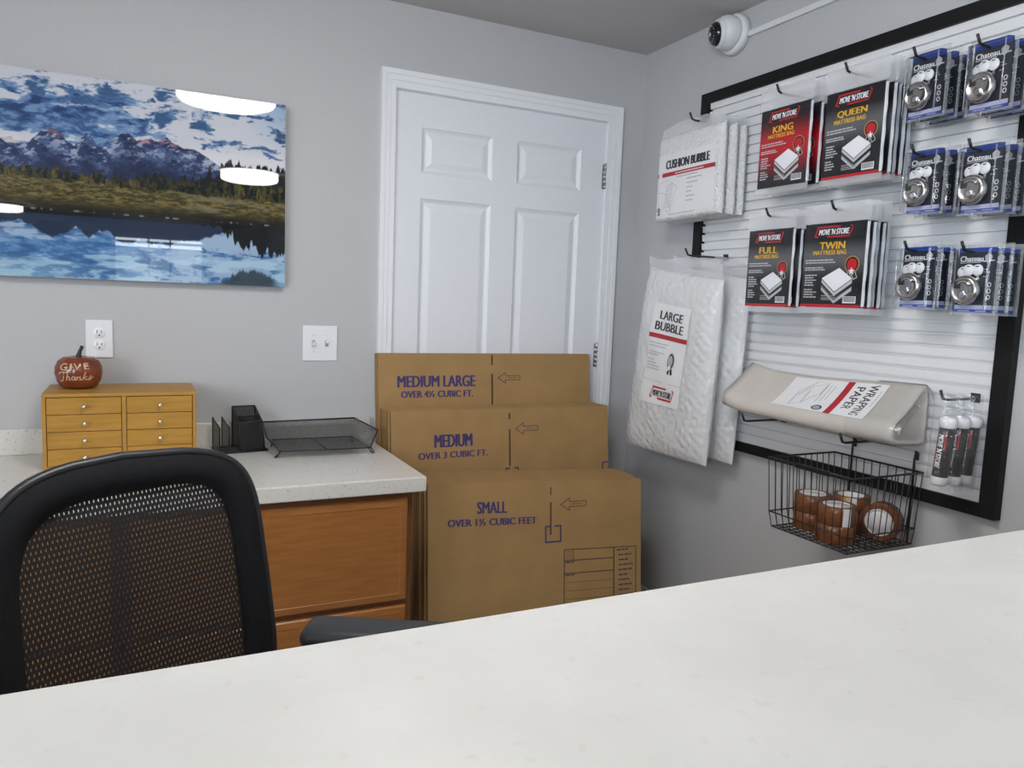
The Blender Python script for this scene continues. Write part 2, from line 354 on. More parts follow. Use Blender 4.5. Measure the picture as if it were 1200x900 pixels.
# six-panel door
door = struct(empty('door_1', ((DX0 + DX1) / 2, 0.0, 0)))
cx = (DX0 + DX1) / 2; SX0, SX1, SZ = -1.093 - cx, -0.183 - cx, 2.044
xs = [SX0, -.99 - cx, -.698 - cx, -.591 - cx, -.296 - cx, SX1]; zs = [0.012, 0.24, 0.74, 0.86, 1.664, 1.757, 1.924, SZ]
m = MB(); F = 0.004
for i in range(5):
    for j in range(7):
        a, b, c, d = xs[i], xs[i + 1], zs[j], zs[j + 1]
        if i in (1, 3) and j in (1, 3, 5):
            rings = [(0, F), (0.004, F + .004), (0.014, F + .0095), (0.020, F + .0095), (0.040, F + .0035), (0.044, F + .003)]
            vs = []
            for ins, y in rings: vs += [(a + ins, y, c + ins), (b - ins, y, c + ins), (b - ins, y, d - ins), (a + ins, y, d - ins)]
            fs = [(k * 4 + q, k * 4 + (q + 1) % 4, k * 4 + 4 + (q + 1) % 4, k * 4 + 4 + q) for k in range(5) for q in range(4)] + [(20, 21, 22, 23)]
            m.add(vs, fs, M['door'])
        else: m.add([(a, F, c), (b, F, c), (b, F, d), (a, F, d)], [(0, 1, 2, 3)], M['door'])
m.box((SX0, F + .012, .012), (SX1, F + .04, SZ), M['door'])
m.add([(SX0, F, .012), (SX0, F + .02, .012), (SX0, F + .02, SZ), (SX0, F, SZ), (SX1, F, .012), (SX1, F + .02, .012), (SX1, F + .02, SZ), (SX1, F, SZ)], [(0, 1, 2, 3), (4, 5, 6, 7), (3, 2, 6, 7)], M['door'])
struct(m.build('door_slab', door))
m = MB()
OL, OR_, OT = -1.152 - cx, -.112 - cx, 2.113; IL, IR, IT = DX0 + .0 - cx, DX1 - cx, DZ
def casing(t0, t1, th):        # fraction across the casing, thickness
    l0, l1 = OL + (IL - OL) * t0, OL + (IL - OL) * t1; r0, r1 = OR_ + (IR - OR_) * t0, OR_ + (IR - OR_) * t1; tt0, tt1 = OT + (IT - OT) * t0, OT + (IT - OT) * t1
    m.prism([(l0, 0), (l0, tt0), (l1, tt1), (l1, 0)], -th, 0, M['trim']); m.prism([(r1, 0), (r1, tt1), (r0, tt0), (r0, 0)], -th, 0, M['trim'])
    m.prism([(l0, tt0), (r0, tt0), (r1, tt1), (l1, tt1)], -th, 0, M['trim'])
casing(0, .28, .017); casing(.28, .36, .013); casing(.36, .6, .015); casing(.6, .68, .011); casing(.68, 1, .012)
m.box((IL, 0, 0), (IL + .003, .1, IT), M['trim']); m.box((IR - .003, 0, 0), (IR, .1, IT), M['trim']); m.box((IL, 0, IT - .003), (IR, .1, IT), M['trim'])
struct(m.build('door_casing', door))
for hz in (1.825, 1.073, 0.25):
    m = MB(); hx = SX1 + .003
    for k in range(5): m.lathe([(.0065, 0), (.0065, .0185)], M['steel'], 12, Matrix.Translation((hx, -.003, hz - .05 + k * .0203)))
    m.lathe([(.0075, 0), (.004, .006)], M['steel'], 12, Matrix.Translation((hx, -.003, hz + .0515)))
    m.box((hx - .012, .001, hz - .05), (hx + .012, .004, hz + .05), M['steel'])
    struct(m.build('hinge', door))

# ------------------------------------------------------------------ ceiling lamps (some mirrored in the glossy picture, the rest added as fill)
def lamp(x, y, label):
    t = tag(empty('ceiling_light', (x, y, H)), label, 'ceiling light', 'round flush ceiling lights')
    MB().lathe([(.27, -.001), (.27, -.025), (.255, -.03), (0, -.03)], M['camwhite'], 40).build('lamp_base', t)
    r = .24; MB().lathe([(r, -.03), (r, -.085), (r * .97, -.098), (r * .85, -.108), (r * .5, -.118), (0, -.122)], M['lamp'], 36).build('diffuser', t)
lamp(-1.53, -1.58, 'round white ceiling light over the space between desk and counter')
lamp(-4.1, -2.0, 'unseen ceiling fill light added over the left end of the desk')  # added out of view to lift the light on the walls
lamp(-4.1, -4.75, 'unseen ceiling fill light added on the left of the customer side')  # also added for ambient light, placed clear of the picture's reflection
lamp(-3.60, -9.7, 'round white ceiling light by the far storefront window')
lamp(-1.07, -4.42, 'round white ceiling light on the customer side of the counter')

# ------------------------------------------------------------------ front counter the camera looks over
t = tag(empty('front_counter', (-1.7, -2.54, 0)), 'long white marbled service counter across the foreground', 'counter')
m = MB(); m.box((-1.85, -.30, 1.030), (1.69, .219, 1.07), M['counter'], .004); part(m.build('countertop', t), 'white marbled countertop')
m = MB(); m.box((-1.85, -.2, 0.02), (1.66, -.08, 1.0295), M['cabdark'], .002); m.build('base_panel', t)

# ------------------------------------------------------------------ desk along the back wall
DT = 0.755
t = tag(empty('worktop', (-2.38, -.33, .709)), 'speckled white quartz desk top along the back wall', 'countertop')
m = MB(); m.box((-1.21, -.33, 0), (1.204, .328, DT - .709), M['quartz'], .004); m.build('slab', t)
m = MB(); m.box((-1.21, .309, DT - .709), (1.204, .329, .836 - .709), M['quartz'], .002); m.build('backsplash', t)
def cabinet(xa, xb, label, doors=True):
    w2 = (xb - xa) / 2; t = tag(empty('base_cabinet', ((xa + xb) / 2, -.31, 0)), label, 'cabinet', 'wooden base cabinets under the desk')
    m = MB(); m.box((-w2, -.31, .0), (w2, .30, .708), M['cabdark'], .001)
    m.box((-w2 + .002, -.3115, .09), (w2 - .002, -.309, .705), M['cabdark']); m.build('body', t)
    for za, zb in ((.37, .687), (.10, .352)):
        m = MB(); a, b = -w2 + .022, w2 - .021
        rings = [(0, -.3125), (0, -.327), (.004, -.3305), (.022, -.333), (.024, -.3315)]
        vs = []
        for ins, y in rings: vs += [(a + ins, y, za + ins), (b - ins, y, za + ins), (b - ins, y, zb - ins), (a + ins, y, zb - ins)]
        m.add(vs, [(k * 4 + q, k * 4 + (q + 1) % 4, k * 4 + 4 + (q + 1) % 4, k * 4 + 4 + q) for k in range(4) for q in range(4)] + [(16, 17, 18, 19)], M['cabwood'])
        m.build('drawer_front', t)
cabinet(-1.677, -1.206, 'honey wood base cabinet at the right end of the desk beside the boxes')
cabinet(-2.0, -1.68, 'narrow wooden base cabinet under the desk behind the chair back')
cabinet(-2.48, -2.003, 'wooden base cabinet under the left part of the desk, mostly hidden by the chair')

# ------------------------------------------------------------------ landscape picture (generic mountains above a lake), printed as vertex colours
def picture():
    W, Hh, TH = 1.028, .615, .03
    nx, nz = 560, 330
    rs = np.random.RandomState(5)
    def fbm(U, V, fx, fy, octv=5, seed=0, pers=.55):
        out = np.zeros_like(U); amp = 1; tot = 0; r = np.random.RandomState(seed)
        for o in range(octv):
            g = r.rand(64, 64); a = (U * fx * 2 ** o + 7.3 * o) % 63; b = (V * fy * 2 ** o + 3.1 * o) % 63
            i = np.floor(a).astype(int); j = np.floor(b).astype(int); fa = a - i; fb = b - j; fa = fa * fa * (3 - 2 * fa); fb = fb * fb * (3 - 2 * fb)
            i2 = (i + 1) % 64; j2 = (j + 1) % 64
            out += amp * ((g[i, j] * (1 - fa) + g[i2, j] * fa) * (1 - fb) + (g[i, j2] * (1 - fa) + g[i2, j2] * fa) * fb); tot += amp; amp *= pers
        return out / tot
    u = np.linspace(0, 1, nx + 1); v = np.linspace(0, 1, nz + 1); U, V = np.meshgrid(u, v)      # v: 0 top
    def ss(a, b, x): t_ = np.clip((x - a) / (b - a), 0, 1); return t_ * t_ * (3 - 2 * t_)
    def mix(c, d, k): return c * (1 - k[..., None]) + np.array(d) * k[..., None]
    def sky(U, V):
        c = np.zeros(U.shape + (3,)) + np.array((200, 203, 212.))
        c = mix(c, (120, 160, 200.), .6 * ss(.84, 1.0, U) * ss(.28, .0, V))
        wx = (fbm(U, V, 14, 14, 4, 13) - .5) * .05; wy = (fbm(U, V, 14, 14, 4, 17) - .5) * .05; A = U + wx; B = V + wy
        n = fbm(A + .5 * B, B * 1.0, 11, 22, 6, 3, .62); n2 = fbm(A + .3 * B, B, 30, 44, 5, 9, .6)
        left = ss(.80, .40, A); band = np.exp(-((B - .20) / .075) ** 2)
        mid = np.exp(-((B - .26) / .045) ** 2) * ss(.88, .6, A)
        k = ss(.50, .585, n * .7 + n2 * .3 + .16 * left * band + .10 * mid - .07 * (1 - left) * (1 - mid) - .10 * ss(.10, .02, B))
        c = mix(c, (104, 138, 180.), k * .95); c = mix(c, (52, 86, 136.), ss(.56, .66, n * .55 + n2 * .45 + .13 * left * band + .04 * mid) * .85)
        c = mix(c, (30, 54, 92.), ss(.62, .72, n * .5 + n2 * .5 + .12 * left * band) * .7)
        for (a, b, ra, rb, dk) in ((.635, .150, .045, .055, 1), (.745, .165, .034, .055, 1), (.295, .095, .022, .05, .9), (.315, .05, .014, .02, .8), (.735, .045, .022, .026, 1), (.64, .04, .030, .030, 1), (.49, .06, .045, .040, .9), (.42, .115, .085, .040, .9), (.38, .08, .03, .02, .6), (.985, .17, .03, .035, 1.2), (.83, .075, .035, .022, 1), (.90, .085, .05, .012, .7), (.80, .235, .06, .014, .6), (.93, .26, .05, .010, .5)):
            d = np.sqrt(((A - a) / ra) ** 2 + ((B - b) / rb) ** 2) + (n2 - .5) * 3.2 + (n - .5) * 1.2; c = mix(c, (70 / max(dk, 1), 106 / max(dk, 1), 150 / max(dk, 1)), ss(1.05, .55, d) * .92); c = mix(c, (44, 74, 112.), ss(.65, .2, d) * .6 * min(dk, 1))
        c = mix(c, (214, 214, 220.), ss(.255, .33, V) * ss(.62, .78, U) * (1 - k * .6) * .8)
        c = mix(c, (226, 212, 206.), ss(.30, .36, V) * ss(.275, .225, U) * .9)
        return c
    ridge_u = [0, .10, .197, .235, .27, .30, .326, .35, .385, .405, .42, .445, .47, .495, .515, .535, .555, .575, .594, .615, .642, .66, .69, .72, .745, .78, .83, 1]
    ridge_v = [.33, .36, .345, .365, .345, .29, .268, .285, .345, .30, .268, .32, .335, .28, .252, .255, .285, .275, .258, .28, .248, .275, .295, .30, .315, .35, .40, .5]
    def ridge(x): return np.interp(x, ridge_u, ridge_v)
    def land(U, V):
        c = sky(U, V); n = fbm(U, V, 30, 26, 5, 21); n3 = fbm(U + .8 * V, V, 46, 20, 4, 33)
        rv = ridge(U) + (fbm(U, V * 0, 60, 1, 3, 5) - .5) * .018
        inside = ss(-.003, .003, V - rv)
        h_ = np.clip((V - rv) / .2, 0, 1); n4 = fbm(U + .5 * V, V, 70, 60, 5, 35, .65); n5 = fbm(U - .7 * V, V, 26, 18, 4, 37)
        col = np.zeros(U.shape + (3,)) + np.array((70, 88, 128.))
        col = mix(col, (44, 60, 98.), ss(.46, .56, n5)); col = mix(col, (168, 178, 200.), ss(.52, .62, n4 * .6 + n3 * .4 + .06 * (1 - h_)) * ss(.9, .1, h_) * .85)
        col = mix(col, (30, 42, 74.), ss(.53, .63, fbm(U + .2 * V, V, 44, 40, 5, 39)) * .75); col = mix(col, (28, 38, 68.), ss(.35, .9, h_) * .75)
        col = mix(col, (172, 112, 124.), ss(.034, .004, V - rv) * ss(.300, .270, rv) * ss(.40, .55, n4 + .06) * np.clip(ss(.315, .325, U) * ss(.37, .36, U) + ss(.535, .55, U) * ss(.68, .66, U), 0, 1) * .8)
        c = mix(c, (0, 0, 0.), inside) + col * inside[..., None]
        tl = .462 + .02 * U - .030 * ss(.54, .60, U) - .10 * ss(.775, .81, U) + (fbm(U, V * 0, 130, 1, 4, 8) - .5) * .075 - .09 * np.exp(-((U - .764) / .006) ** 2)
        tr_ = ss(-.002, .004, V - tl); tc = np.zeros(U.shape + (3,)) + np.array((22, 26, 26.))
        tc = mix(tc, (120, 100, 44.), ss(.52, .64, fbm(U, V, 90, 22, 5, 14, .6)) * ss(.42, .48, V) * .75 * (1 - .8 * ss(.54, .60, U) * ss(.80, .76, U))); tc = mix(tc, (66, 66, 40.), ss(.5, .6, fbm(U, V, 120, 50, 4, 15)) * ss(.43, .48, V) * .7)
        c = c * (1 - tr_[..., None]) + tc * tr_[..., None]
        gl = .50 + .035 * U + (fbm(U, V * 0, 40, 1, 3, 18) - .5) * .03; g = ss(-.004, .01, V - gl)
        gc = np.zeros(U.shape + (3,)) + np.array((88, 80, 44.)); gn = fbm(U * .6, V, 90, 110, 6, 41, .68)
        gc = mix(gc, (122, 108, 66.), ss(.5, .64, gn)); gc = mix(gc, (52, 50, 30.), ss(.5, .38, gn) * .85); gc = mix(gc, (62, 58, 34.), ss(.585, .63, V) * .6); gc = mix(gc, (122, 116, 100.), ss(.56, .66, fbm(U, V, 16, 40, 3, 4)) * ss(.60, .75, U) * .6)
        c = c * (1 - g[..., None]) + gc * g[..., None]
        return mix(c, (30, 28, 24.), ss(.61, .655, V + (n - .5) * .03) * .85)
    SH = .665
    c = land(U, V)
    Vr = SH - (V - SH) * 1.02 + (fbm(U, V, 10, 90, 3, 77) - .5) * .02
    Ur = U + (fbm(U, V, 12, 110, 3, 78) - .5) * .02
    refl = sky(Ur, np.clip((Vr - .30) * 1.25 + .02, 0, 1)); refl = mix(refl, (70, 128, 184.), np.full(U.shape, .40)); refl = mix(refl, (34, 76, 130.), ss(.48, .58, fbm(Ur, V, 12, 30, 4, 55)) * ss(.86, .74, V) * ss(.62, .35, U) * .75); refl = mix(refl, (172, 204, 222.), ss(.50, .62, fbm(Ur, V, 10, 26, 5, 57)) * ss(.78, .88, V) * .7)
    mr = 1.02 * SH - (ridge(U) - .30) * .9 - .225          # mirrored ridge, dark band hanging below the shore
    mrv = SH + .13 - (ridge(U) - .27) * .75 + (fbm(U, V * 0, 90, 1, 3, 51) - .5) * .02
    k = ss(.006, -.006, V - mrv); refl = mix(refl, (34, 44, 66.), k * .92)
    tre = SH + .02 + .13 * ss(.74, .95, U) + (fbm(U, V * 0, 120, 1, 3, 61) - .5) * .12 * ss(.7, .85, U); refl = mix(refl, (24, 26, 26.), ss(.006, -.006, V - tre) * .95)
    reed = 1 - .085 * np.exp(-((U - .89) / .075) ** 2) + (fbm(U, V * 0, 90, 1, 3, 71) - .5) * .05; refl = mix(refl, (52, 66, 74.), ss(-.01, .01, V - reed) * ss(.78, .82, U) * ss(.99, .95, U) * .9)
    refl = mix(refl, (150, 186, 206.), ss(.86, .96, V) * ss(.5, .2, U) * .5)
    wk = ss(-.003, .003, V - SH - (fbm(U, V * 0, 25, 1, 3, 91) - .5) * .015)
    c = c * (1 - wk[..., None]) + refl * wk[..., None]
    c = mix(c, (200, 206, 214.), np.exp(-((V - SH + .002) / .004) ** 2) * ss(.55, .7, fbm(U, V, 80, 4, 2, 6)) * .6)
    c = np.clip(c, 0, 255) / 255.0
    lin = np.where(c <= .04045, c / 12.92, ((c + .055) / 1.055) ** 2.4)
    t_ = NT('glossy_landscape_print'); b = t_.bsdf(None, .012); at = t_.n('ShaderNodeVertexColor', layer_name='print'); t_.l(at.outputs[0], b.inputs['Base Color']); pm = t_.fin(b.outputs[0])
    m = MB(); m.grid(lambda a, b_: (-W / 2 + W * a, -TH / 2, Hh - Hh * b_), nx, nz, pm, False)
    root = tag(empty('wall_picture', (-1.492 - W / 2, -TH / 2 - .001, 1.31)), 'wide glossy picture of mountains above a lake, hung on the grey wall', 'picture')
    ob = m.build('print', root); me = ob.data
    ca = me.color_attributes.new('print', 'FLOAT_COLOR', 'POINT'); arr = np.ones(((nx + 1) * (nz + 1), 4)); arr[:, :3] = lin.reshape(-1, 3); ca.data.foreach_set('color', arr.astype(np.float32).ravel())
    MB().box((-W / 2, -TH / 2 + .0005, 0), (W / 2, -TH / 2 + .006, Hh), M['slot']).box((-W / 2 + .012, -TH / 2 + .006, .012), (W / 2 - .012, TH / 2, Hh - .012), M['steel']).build('backing', root)
picture()

# ------------------------------------------------------------------ wall plates
t = tag(empty('electrical_outlet', (-2.0665, 0, 1.059)), 'white double electrical outlet on the wall above the small drawer chest', 'outlet')
m = MB(); m.box((-.039, -.006, 0), (.039, 0, .122), M['plate'], .004, 3); m.build('plate', t)
for z in (.041, .081):
    m = MB(); m.lathe([(.0165, 0), (.0165, .0025), (.0155, .003), (0, .003)], M['plate'], 24, Matrix.Translation((0, -.006, z)) @ Matrix.Rotation(PI / 2, 4, 'X'))
    for sx in (-.0065, .0065): m.box((sx - .001, -.0094, z - .001), (sx + .001, -.0088, z + .008), M['slot'])
    m.lathe([(.0025, 0), (.0025, .0004)], M['slot'], 10, Matrix.Translation((0, -.009, z - .008)) @ Matrix.Rotation(PI / 2, 4, 'X')); m.build('receptacle', t)
t = tag(empty('light_switch', (-1.362, 0, 1.0485)), 'white plate with two toggle light switches on the wall left of the door', 'light switch')
m = MB(); m.box((-.062, -.006, 0), (.062, 0, .128), M['plate'], .004, 3)
for sx in (-.0235, .0235):
    for z in (.034, .094): m.lathe([(.003, 0), (.002, .001)], M['plate'], 10, Matrix.Translation((sx, -.006, z)) @ Matrix.Rotation(PI / 2, 4, 'X'))
m.build('plate', t)
for sx, an in ((-.0235, 25), (.0235, -25)):
    m = MB(); m.box((sx - .006, -.0068, .052), (sx + .006, -.0055, .076), M['greytxt'])
    m.box((-.004, -.018, -.005), (.004, 0, .005), M['plate'], .0015, 2, Matrix.Translation((sx, -.006, .064)) @ Matrix.Rotation(R(an), 4, 'X')); m.build('toggle', t)

# ------------------------------------------------------------------ drawer chest and pumpkin
CX0, CX1, CZ = -2.204, -1.796, .977
t = tag(empty('drawer_chest', ((CX0 + CX1) / 2, -.155, DT + .0005)), 'small light oak chest of eight drawers on the desk under the outlet', 'drawer chest')
w2 = (CX1 - CX0) / 2; ch = CZ - DT; m = MB()
m.box((-w2, -.125, ch - .010), (w2, .125, ch), M['oakframe'], .0015); m.box((-w2, -.125, 0), (-w2 + .010, .125, ch - .010), M['oakframe'], .001); m.box((w2 - .010, -.125, 0), (w2, .125, ch - .010), M['oakframe'], .001)
m.box((-w2 + .01, -.125, 0), (w2 - .01, .125, .010), M['oakframe']); m.box((.0, -.125, .01), (.011, .12, ch - .01), M['oakframe']); m.box((-w2 + .01, -.10, .01), (w2 - .01, .124, ch - .01), M['cabdark']); m.build('body', t)
for col, (a, b) in enumerate(((-w2 + .0115, -.0015), (.0125, w2 - .0115))):
    for row in range(4):
        zt = ch - .012 - row * .0502
        d = MB().box((a, -.1235, zt - .0487), (b, -.102, zt), M['oak'], .0012).build('drawer', t)
        k = MB(); kx = (a + b) / 2; k.lathe([(.0035, 0), (.003, .006), (.0058, .009), (.0070, .013), (.0058, .017), (.0030, .0195), (0, .020)], M['chrome'], 16, Matrix.Translation((kx, -.1235, zt - .0245)) @ Matrix.Rotation(PI / 2, 4, 'X'))
        part(k.build('knob', d), 'round chrome knob')
t = tag(empty('pumpkin', (-2.118, -.135, CZ + .0015)), 'small orange pumpkin lettered Give Thanks on top of the drawer chest', 'pumpkin')
def pk(a, z): return 1 - .035 * abs(math.cos(a * 5)) ** 6
pprof = [(0, .004), (.035, 0), (.050, .006), (.060, .022), (.0655, .045), (.064, .066), (.056, .084), (.042, .094), (.022, .096), (.010, .091), (0, .089)]
def psurf(z):
    for (r0, z0), (r1, z1) in zip(pprof[1:8], pprof[2:8]):
        if z0 <= z <= z1: return r0 + (r1 - r0) * (z - z0) / (z1 - z0)
    return .04
def pfn(x, z, e):
    r = psurf(z) + .0012 + e; a = x / .064 - PI / 2 - .03; return (r * math.cos(a), r * math.sin(a), z)
p = Print(pfn, .0002); p.lathe(pprof, M['pumpkin'], 60, fn=pk); p.text('G', -.047, -.026, .058, .079, M['cream'], 1, .015); p.text('I', -.018, -.013, .060, .078, M['cream'], 1, .015); p.text('V', -.008, .012, .060, .079, M['cream'], 1, .015); p.text('E', .020, .034, .062, .080, M['cream'], 1, .015)
def stroke(p, pts, w_): p.line(pts, w_, M['cream'], 1)
S = .0026                              # script "Thanks" drawn as strokes
stroke(p, [(-.050, .047), (-.048, .051), (-.040, .053), (-.026, .052)], S); stroke(p, [(-.035, .052), (-.039, .030), (-.044, .025), (-.049, .028)], S)
stroke(p, [(-.023, .053), (-.029, .029), (-.025, .039), (-.020, .040), (-.019, .036), (-.021, .030), (-.017, .030)], S)
stroke(p, [(-.004, .038), (-.010, .040), (-.014, .034), (-.011, .030), (-.006, .032), (-.003, .039), (-.005, .030), (-.001, .031)], S)
stroke(p, [(.002, .039), (-.001, .030), (.004, .038), (.009, .039), (.009, .034), (.008, .030), (.012, .031)], S)
stroke(p, [(.023, .052), (.015, .030)], S); stroke(p, [(.026, .040), (.018, .036), (.025, .030), (.029, .032)], S)
stroke(p, [(.032, .033), (.037, .042), (.036, .038), (.039, .033), (.035, .030), (.031, .031)], S); stroke(p, [(.039, .034), (.044, .039)], S)
p.build('body', t)
m = MB(); m.tube([(0, 0, .088), (.001, 0, .100), (.004, -.001, .112), (.009, -.003, .122), (.010, -.003, .128)], [.011, .007, .005, .0052, .0055], M['stem'], 10); part(m.build('stem', t), 'dark curved stem')

# ------------------------------------------------------------------ mesh organizer and letter tray on the desk
t = tag(empty('desk_organizer', (-1.65, -.108, DT + .0005), (0, 0, R(8))), 'black mesh desk organizer with stepped compartments, left of the letter tray', 'desk organizer')
m = MB(); W_ = M['blackwire']
m.box((-.079, -.055, 0), (.079, .055, .003), W_)
for a, b in (((-.079, -.055), (.079, -.055)), ((.079, -.055), (.079, .055)), ((.079, .055), (-.079, .055)), ((-.079, .055), (-.079, -.055))): m.tube([(a[0], a[1], .0035), (b[0], b[1], .0035)], .0025, W_, 6)
m.build('base', t)
for dx in (-.076, -.046):
    m = MB(); m.add([(dx, -.05, .003), (dx, .05, .003), (dx, .05, .108), (dx, -.05, .085)], [(0, 1, 2, 3)], M['orgmesh_side'])
    m.tube([(dx, -.05, .003), (dx, -.05, .085), (dx, .05, .108), (dx, .05, .003)], .0022, W_, 6); m.build('divider', t)
m = MB(); m.add([(-.079, -.054, .003), (-.015, -.054, .003), (-.015, -.054, .022), (-.079, -.054, .022)], [(0, 1, 2, 3)], M['orgmesh']); m.tube([(-.079, -.054, .022), (-.015, -.054, .022)], .002, W_, 6); m.build('front_lip', t)
def steps(y, zt): return [(-.013, y, .003), (.070, y, .003), (.062, y, zt), (-.013, y, zt)]
for y, zt in ((-.048, .100), (-.008, .116), (.045, .142)):
    m = MB(); q = steps(y, zt); m.add(q, [(0, 1, 2, 3)], M['orgmesh']); m.tube([q[3], q[2]], .0028, W_, 6); m.build('compartment_panel', t)
for sx, bx_ in ((-.013, -.013), (.062, .070)):
    m = MB(); m.add([(bx_, -.048, .003), (bx_, .045, .003), (sx, .045, .142), (sx, -.048, .100)], [(0, 1, 2, 3)], M['orgmesh_side'])
    m.tube([(bx_, -.048, .003), (sx, -.048, .100), (sx, .045, .142), (bx_, .045, .003)], .0026, W_, 6); m.build('side_panel', t)

t = tag(empty('letter_tray', (-1.40, -.17, DT + .0005)), 'dark grey mesh letter tray on the desk beside the door casing', 'letter tray')
fz = .022; A = dict(bl=(-.14, .10, fz), br=(.14, .10, fz), fl=(-.145, -.115, fz), fr=(.15, -.125, fz), tbl=(-.17, .118, .083), tbr=(.155, .118, .087), tfl=(-.175, -.035, .055), tfr=(.195, -.055, .070))
m = MB(); m.add([A['bl'], A['br'], A['fr'], A['fl']], [(0, 1, 2, 3)], M['traymesh_floor']); m.tube([A['fl'], A['fr'], A['br'], A['bl']], .002, M['blackwire'], 6, True); m.tube([(0, .10, fz), (.005, -.12, fz)], .0022, M['blackwire'], 6); m.build('tray_floor', t)
m = MB(); m.add([A['bl'], A['br'], A['tbr'], A['tbl']], [(0, 1, 2, 3)], M['traymesh']); m.tube([A['tbl'], A['tbr']], .003, M['blackwire'], 6); m.build('back_wall', t)
m = MB(); m.add([A['br'], A['fr'], A['tfr'], A['tbr']], [(0, 1, 2, 3)], M['traymesh_side']); m.tube([A['tbr'], A['tfr'], A['fr']], .003, M['blackwire'], 6); m.build('side_wall', t)
m = MB(); m.add([A['bl'], A['fl'], A['tfl'], A['tbl']], [(0, 1, 2, 3)], M['traymesh_side']); m.tube([A['tbl'], A['tfl'], A['fl']], .003, M['blackwire'], 6); m.build('side_wall', t)
for px, py, dx in ((-.15, -.10, -.012), (.158, -.105, .010), (-.14, .09, -.006), (.14, .09, .006)):
    m = MB(); m.tube([(px - dx, py + .02, fz), (px + dx * .3, py, .002), (px + dx, py - .006, .002), (px - dx * .5, py - .02, fz)], .002, M['blackwire'], 6); m.build('foot', t)

# ------------------------------------------------------------------ flat moving boxes leaning in bundles against the door
LEAN = -R(6)
ARROW = lambda x, z, l, h: [(x, z), (x + l * .34, z + h / 2), (x + l * .34, z + h * .2), (x + l, z + h * .2), (x + l, z - h * .2), (x + l * .34, z - h * .2), (x + l * .34, z - h / 2)]
def flat_box(w_, h_, droop=0.0, m=None):
    """a folded carton: two boards with a fluted edge between them; droop lowers the right top corner"""
    m = m or MB()
    for y, th in ((0, .0042), (.0053, .0042)):
        m.prism([(0, 0), (w_, 0), (w_, h_ - droop), (w_ * .5, h_ - droop * .45), (0, h_)], y, y + th, M['card'])
    m.box((.004, .0042, .004), (w_ - .004, .0053, h_ - droop - .004), M['cardedge'])
    for xx in (-.0003, w_ - .0003):
        for y in (.0012, .0065): m.box((xx, y, .002), (xx + .0006, y + .0016, h_ - droop - .002), M['cardedge'])
    return m
def bundle(n, w_, h_, top_y, top_z, x_left, yaw, droop, name, front_label, back_label, group, printer):
    proto = None
    for k in range(n):
        off = k * .0106
        if k == 0:
            p = Print(lay=.0004); flat_box(w_, h_, droop, p); printer(p); o = p.build(name); o.rotation_euler = (LEAN, 0, yaw); tag(o, front_label, 'moving box', group)
            o.location = (x_left, top_y - math.sin(-LEAN) * h_, 0.001); front = o
        else:
            if proto is None: proto = flat_box(w_, h_, droop).build(name); o = proto
            else: o = proto.copy(); C.objects.link(o)
            j = random.uniform(-.006, .006); n_ = Vector((-math.sin(yaw), math.cos(yaw), 0)); ax = Vector((math.cos(yaw), math.sin(yaw), 0))
            o.rotation_euler = (LEAN, 0, yaw); o.location = Vector(front.location) + n_ * off + ax * j; tag(o, back_label, 'moving box', group)
# medium large: x -1.157..-.245, top 1.078
def print_ml(p):
    X = lambda x: x + 1.158
    p.text('MEDIUM LARGE', X(-1.083), X(-.769), .957, 1.001, M['ink'], 1, .032); p.text('OVER 4\u00bd CUBIC FT.', X(-1.070), X(-.778), .917, .943, M['ink'], 1, .038)
    xs_ = X(-.695); p.rect(xs_ - .0035, 1.04, xs_ + .0035, 1.0795, M['cut'], 1); p.rect(xs_ - .0035, .86, xs_ + .0035, 1.006, M['cut'], 1)
    p.line(ARROW(X(-.669), .989, .097, .042), .0028, M['inkthin'], 1, True); p.line([(X(-.625), .989), (X(-.585), .989)], .002, M['inkthin'], 1)
bundle(3, .915, 1.085, -.046, 1.078, -1.158, 0, 0.0, 'flat_moving_box', 'tallest flat brown box marked MEDIUM LARGE leaning on the door', 'flat brown box directly behind the MEDIUM LARGE one, only its edge showing', 'flat medium large boxes', print_ml)
def print_m(p):
    X = lambda x: x + 1.150
    p.text('MEDIUM', X(-.985), X(-.838), .750, .797, M['ink'], 1, .032); p.text('OVER 3 CUBIC FT.', X(-1.048), X(-.775), .709, .733, M['ink'], 1, .038, tilt=.002)
    xs_ = X(-.681); p.rect(xs_ - .0035, .845, xs_ + .0035, .868, M['cut'], 1); p.rect(xs_ - .0035, .665, xs_ + .0035, .806, M['cut'], 1)
    p.line([(X(-.660), .657), (X(-.646), .657), (X(-.646), .60), (X(-.697), .60), (X(-.697), .657), (X(-.684), .657)], .0055, M['ink'], 1)
    p.line(ARROW(X(-.655), .807, .096, .044), .0028, M['inkthin'], 1, True); p.line([(X(-.612), .807), (X(-.575), .807)], .002, M['inkthin'], 1)
    p.line([(X(-.236), .655), (X(-.262), .655), (X(-.262), .602), (X(-.236), .602)], .0055, M['ink'], 1)
bundle(11, .915, .888, -.195, .88, -1.150, 0, .004, 'flat_moving_box', 'front flat brown box marked MEDIUM in the middle bundle', 'flat brown box behind the front MEDIUM one, only its edge showing', 'flat medium boxes', print_m)
SY = -R(5.5)
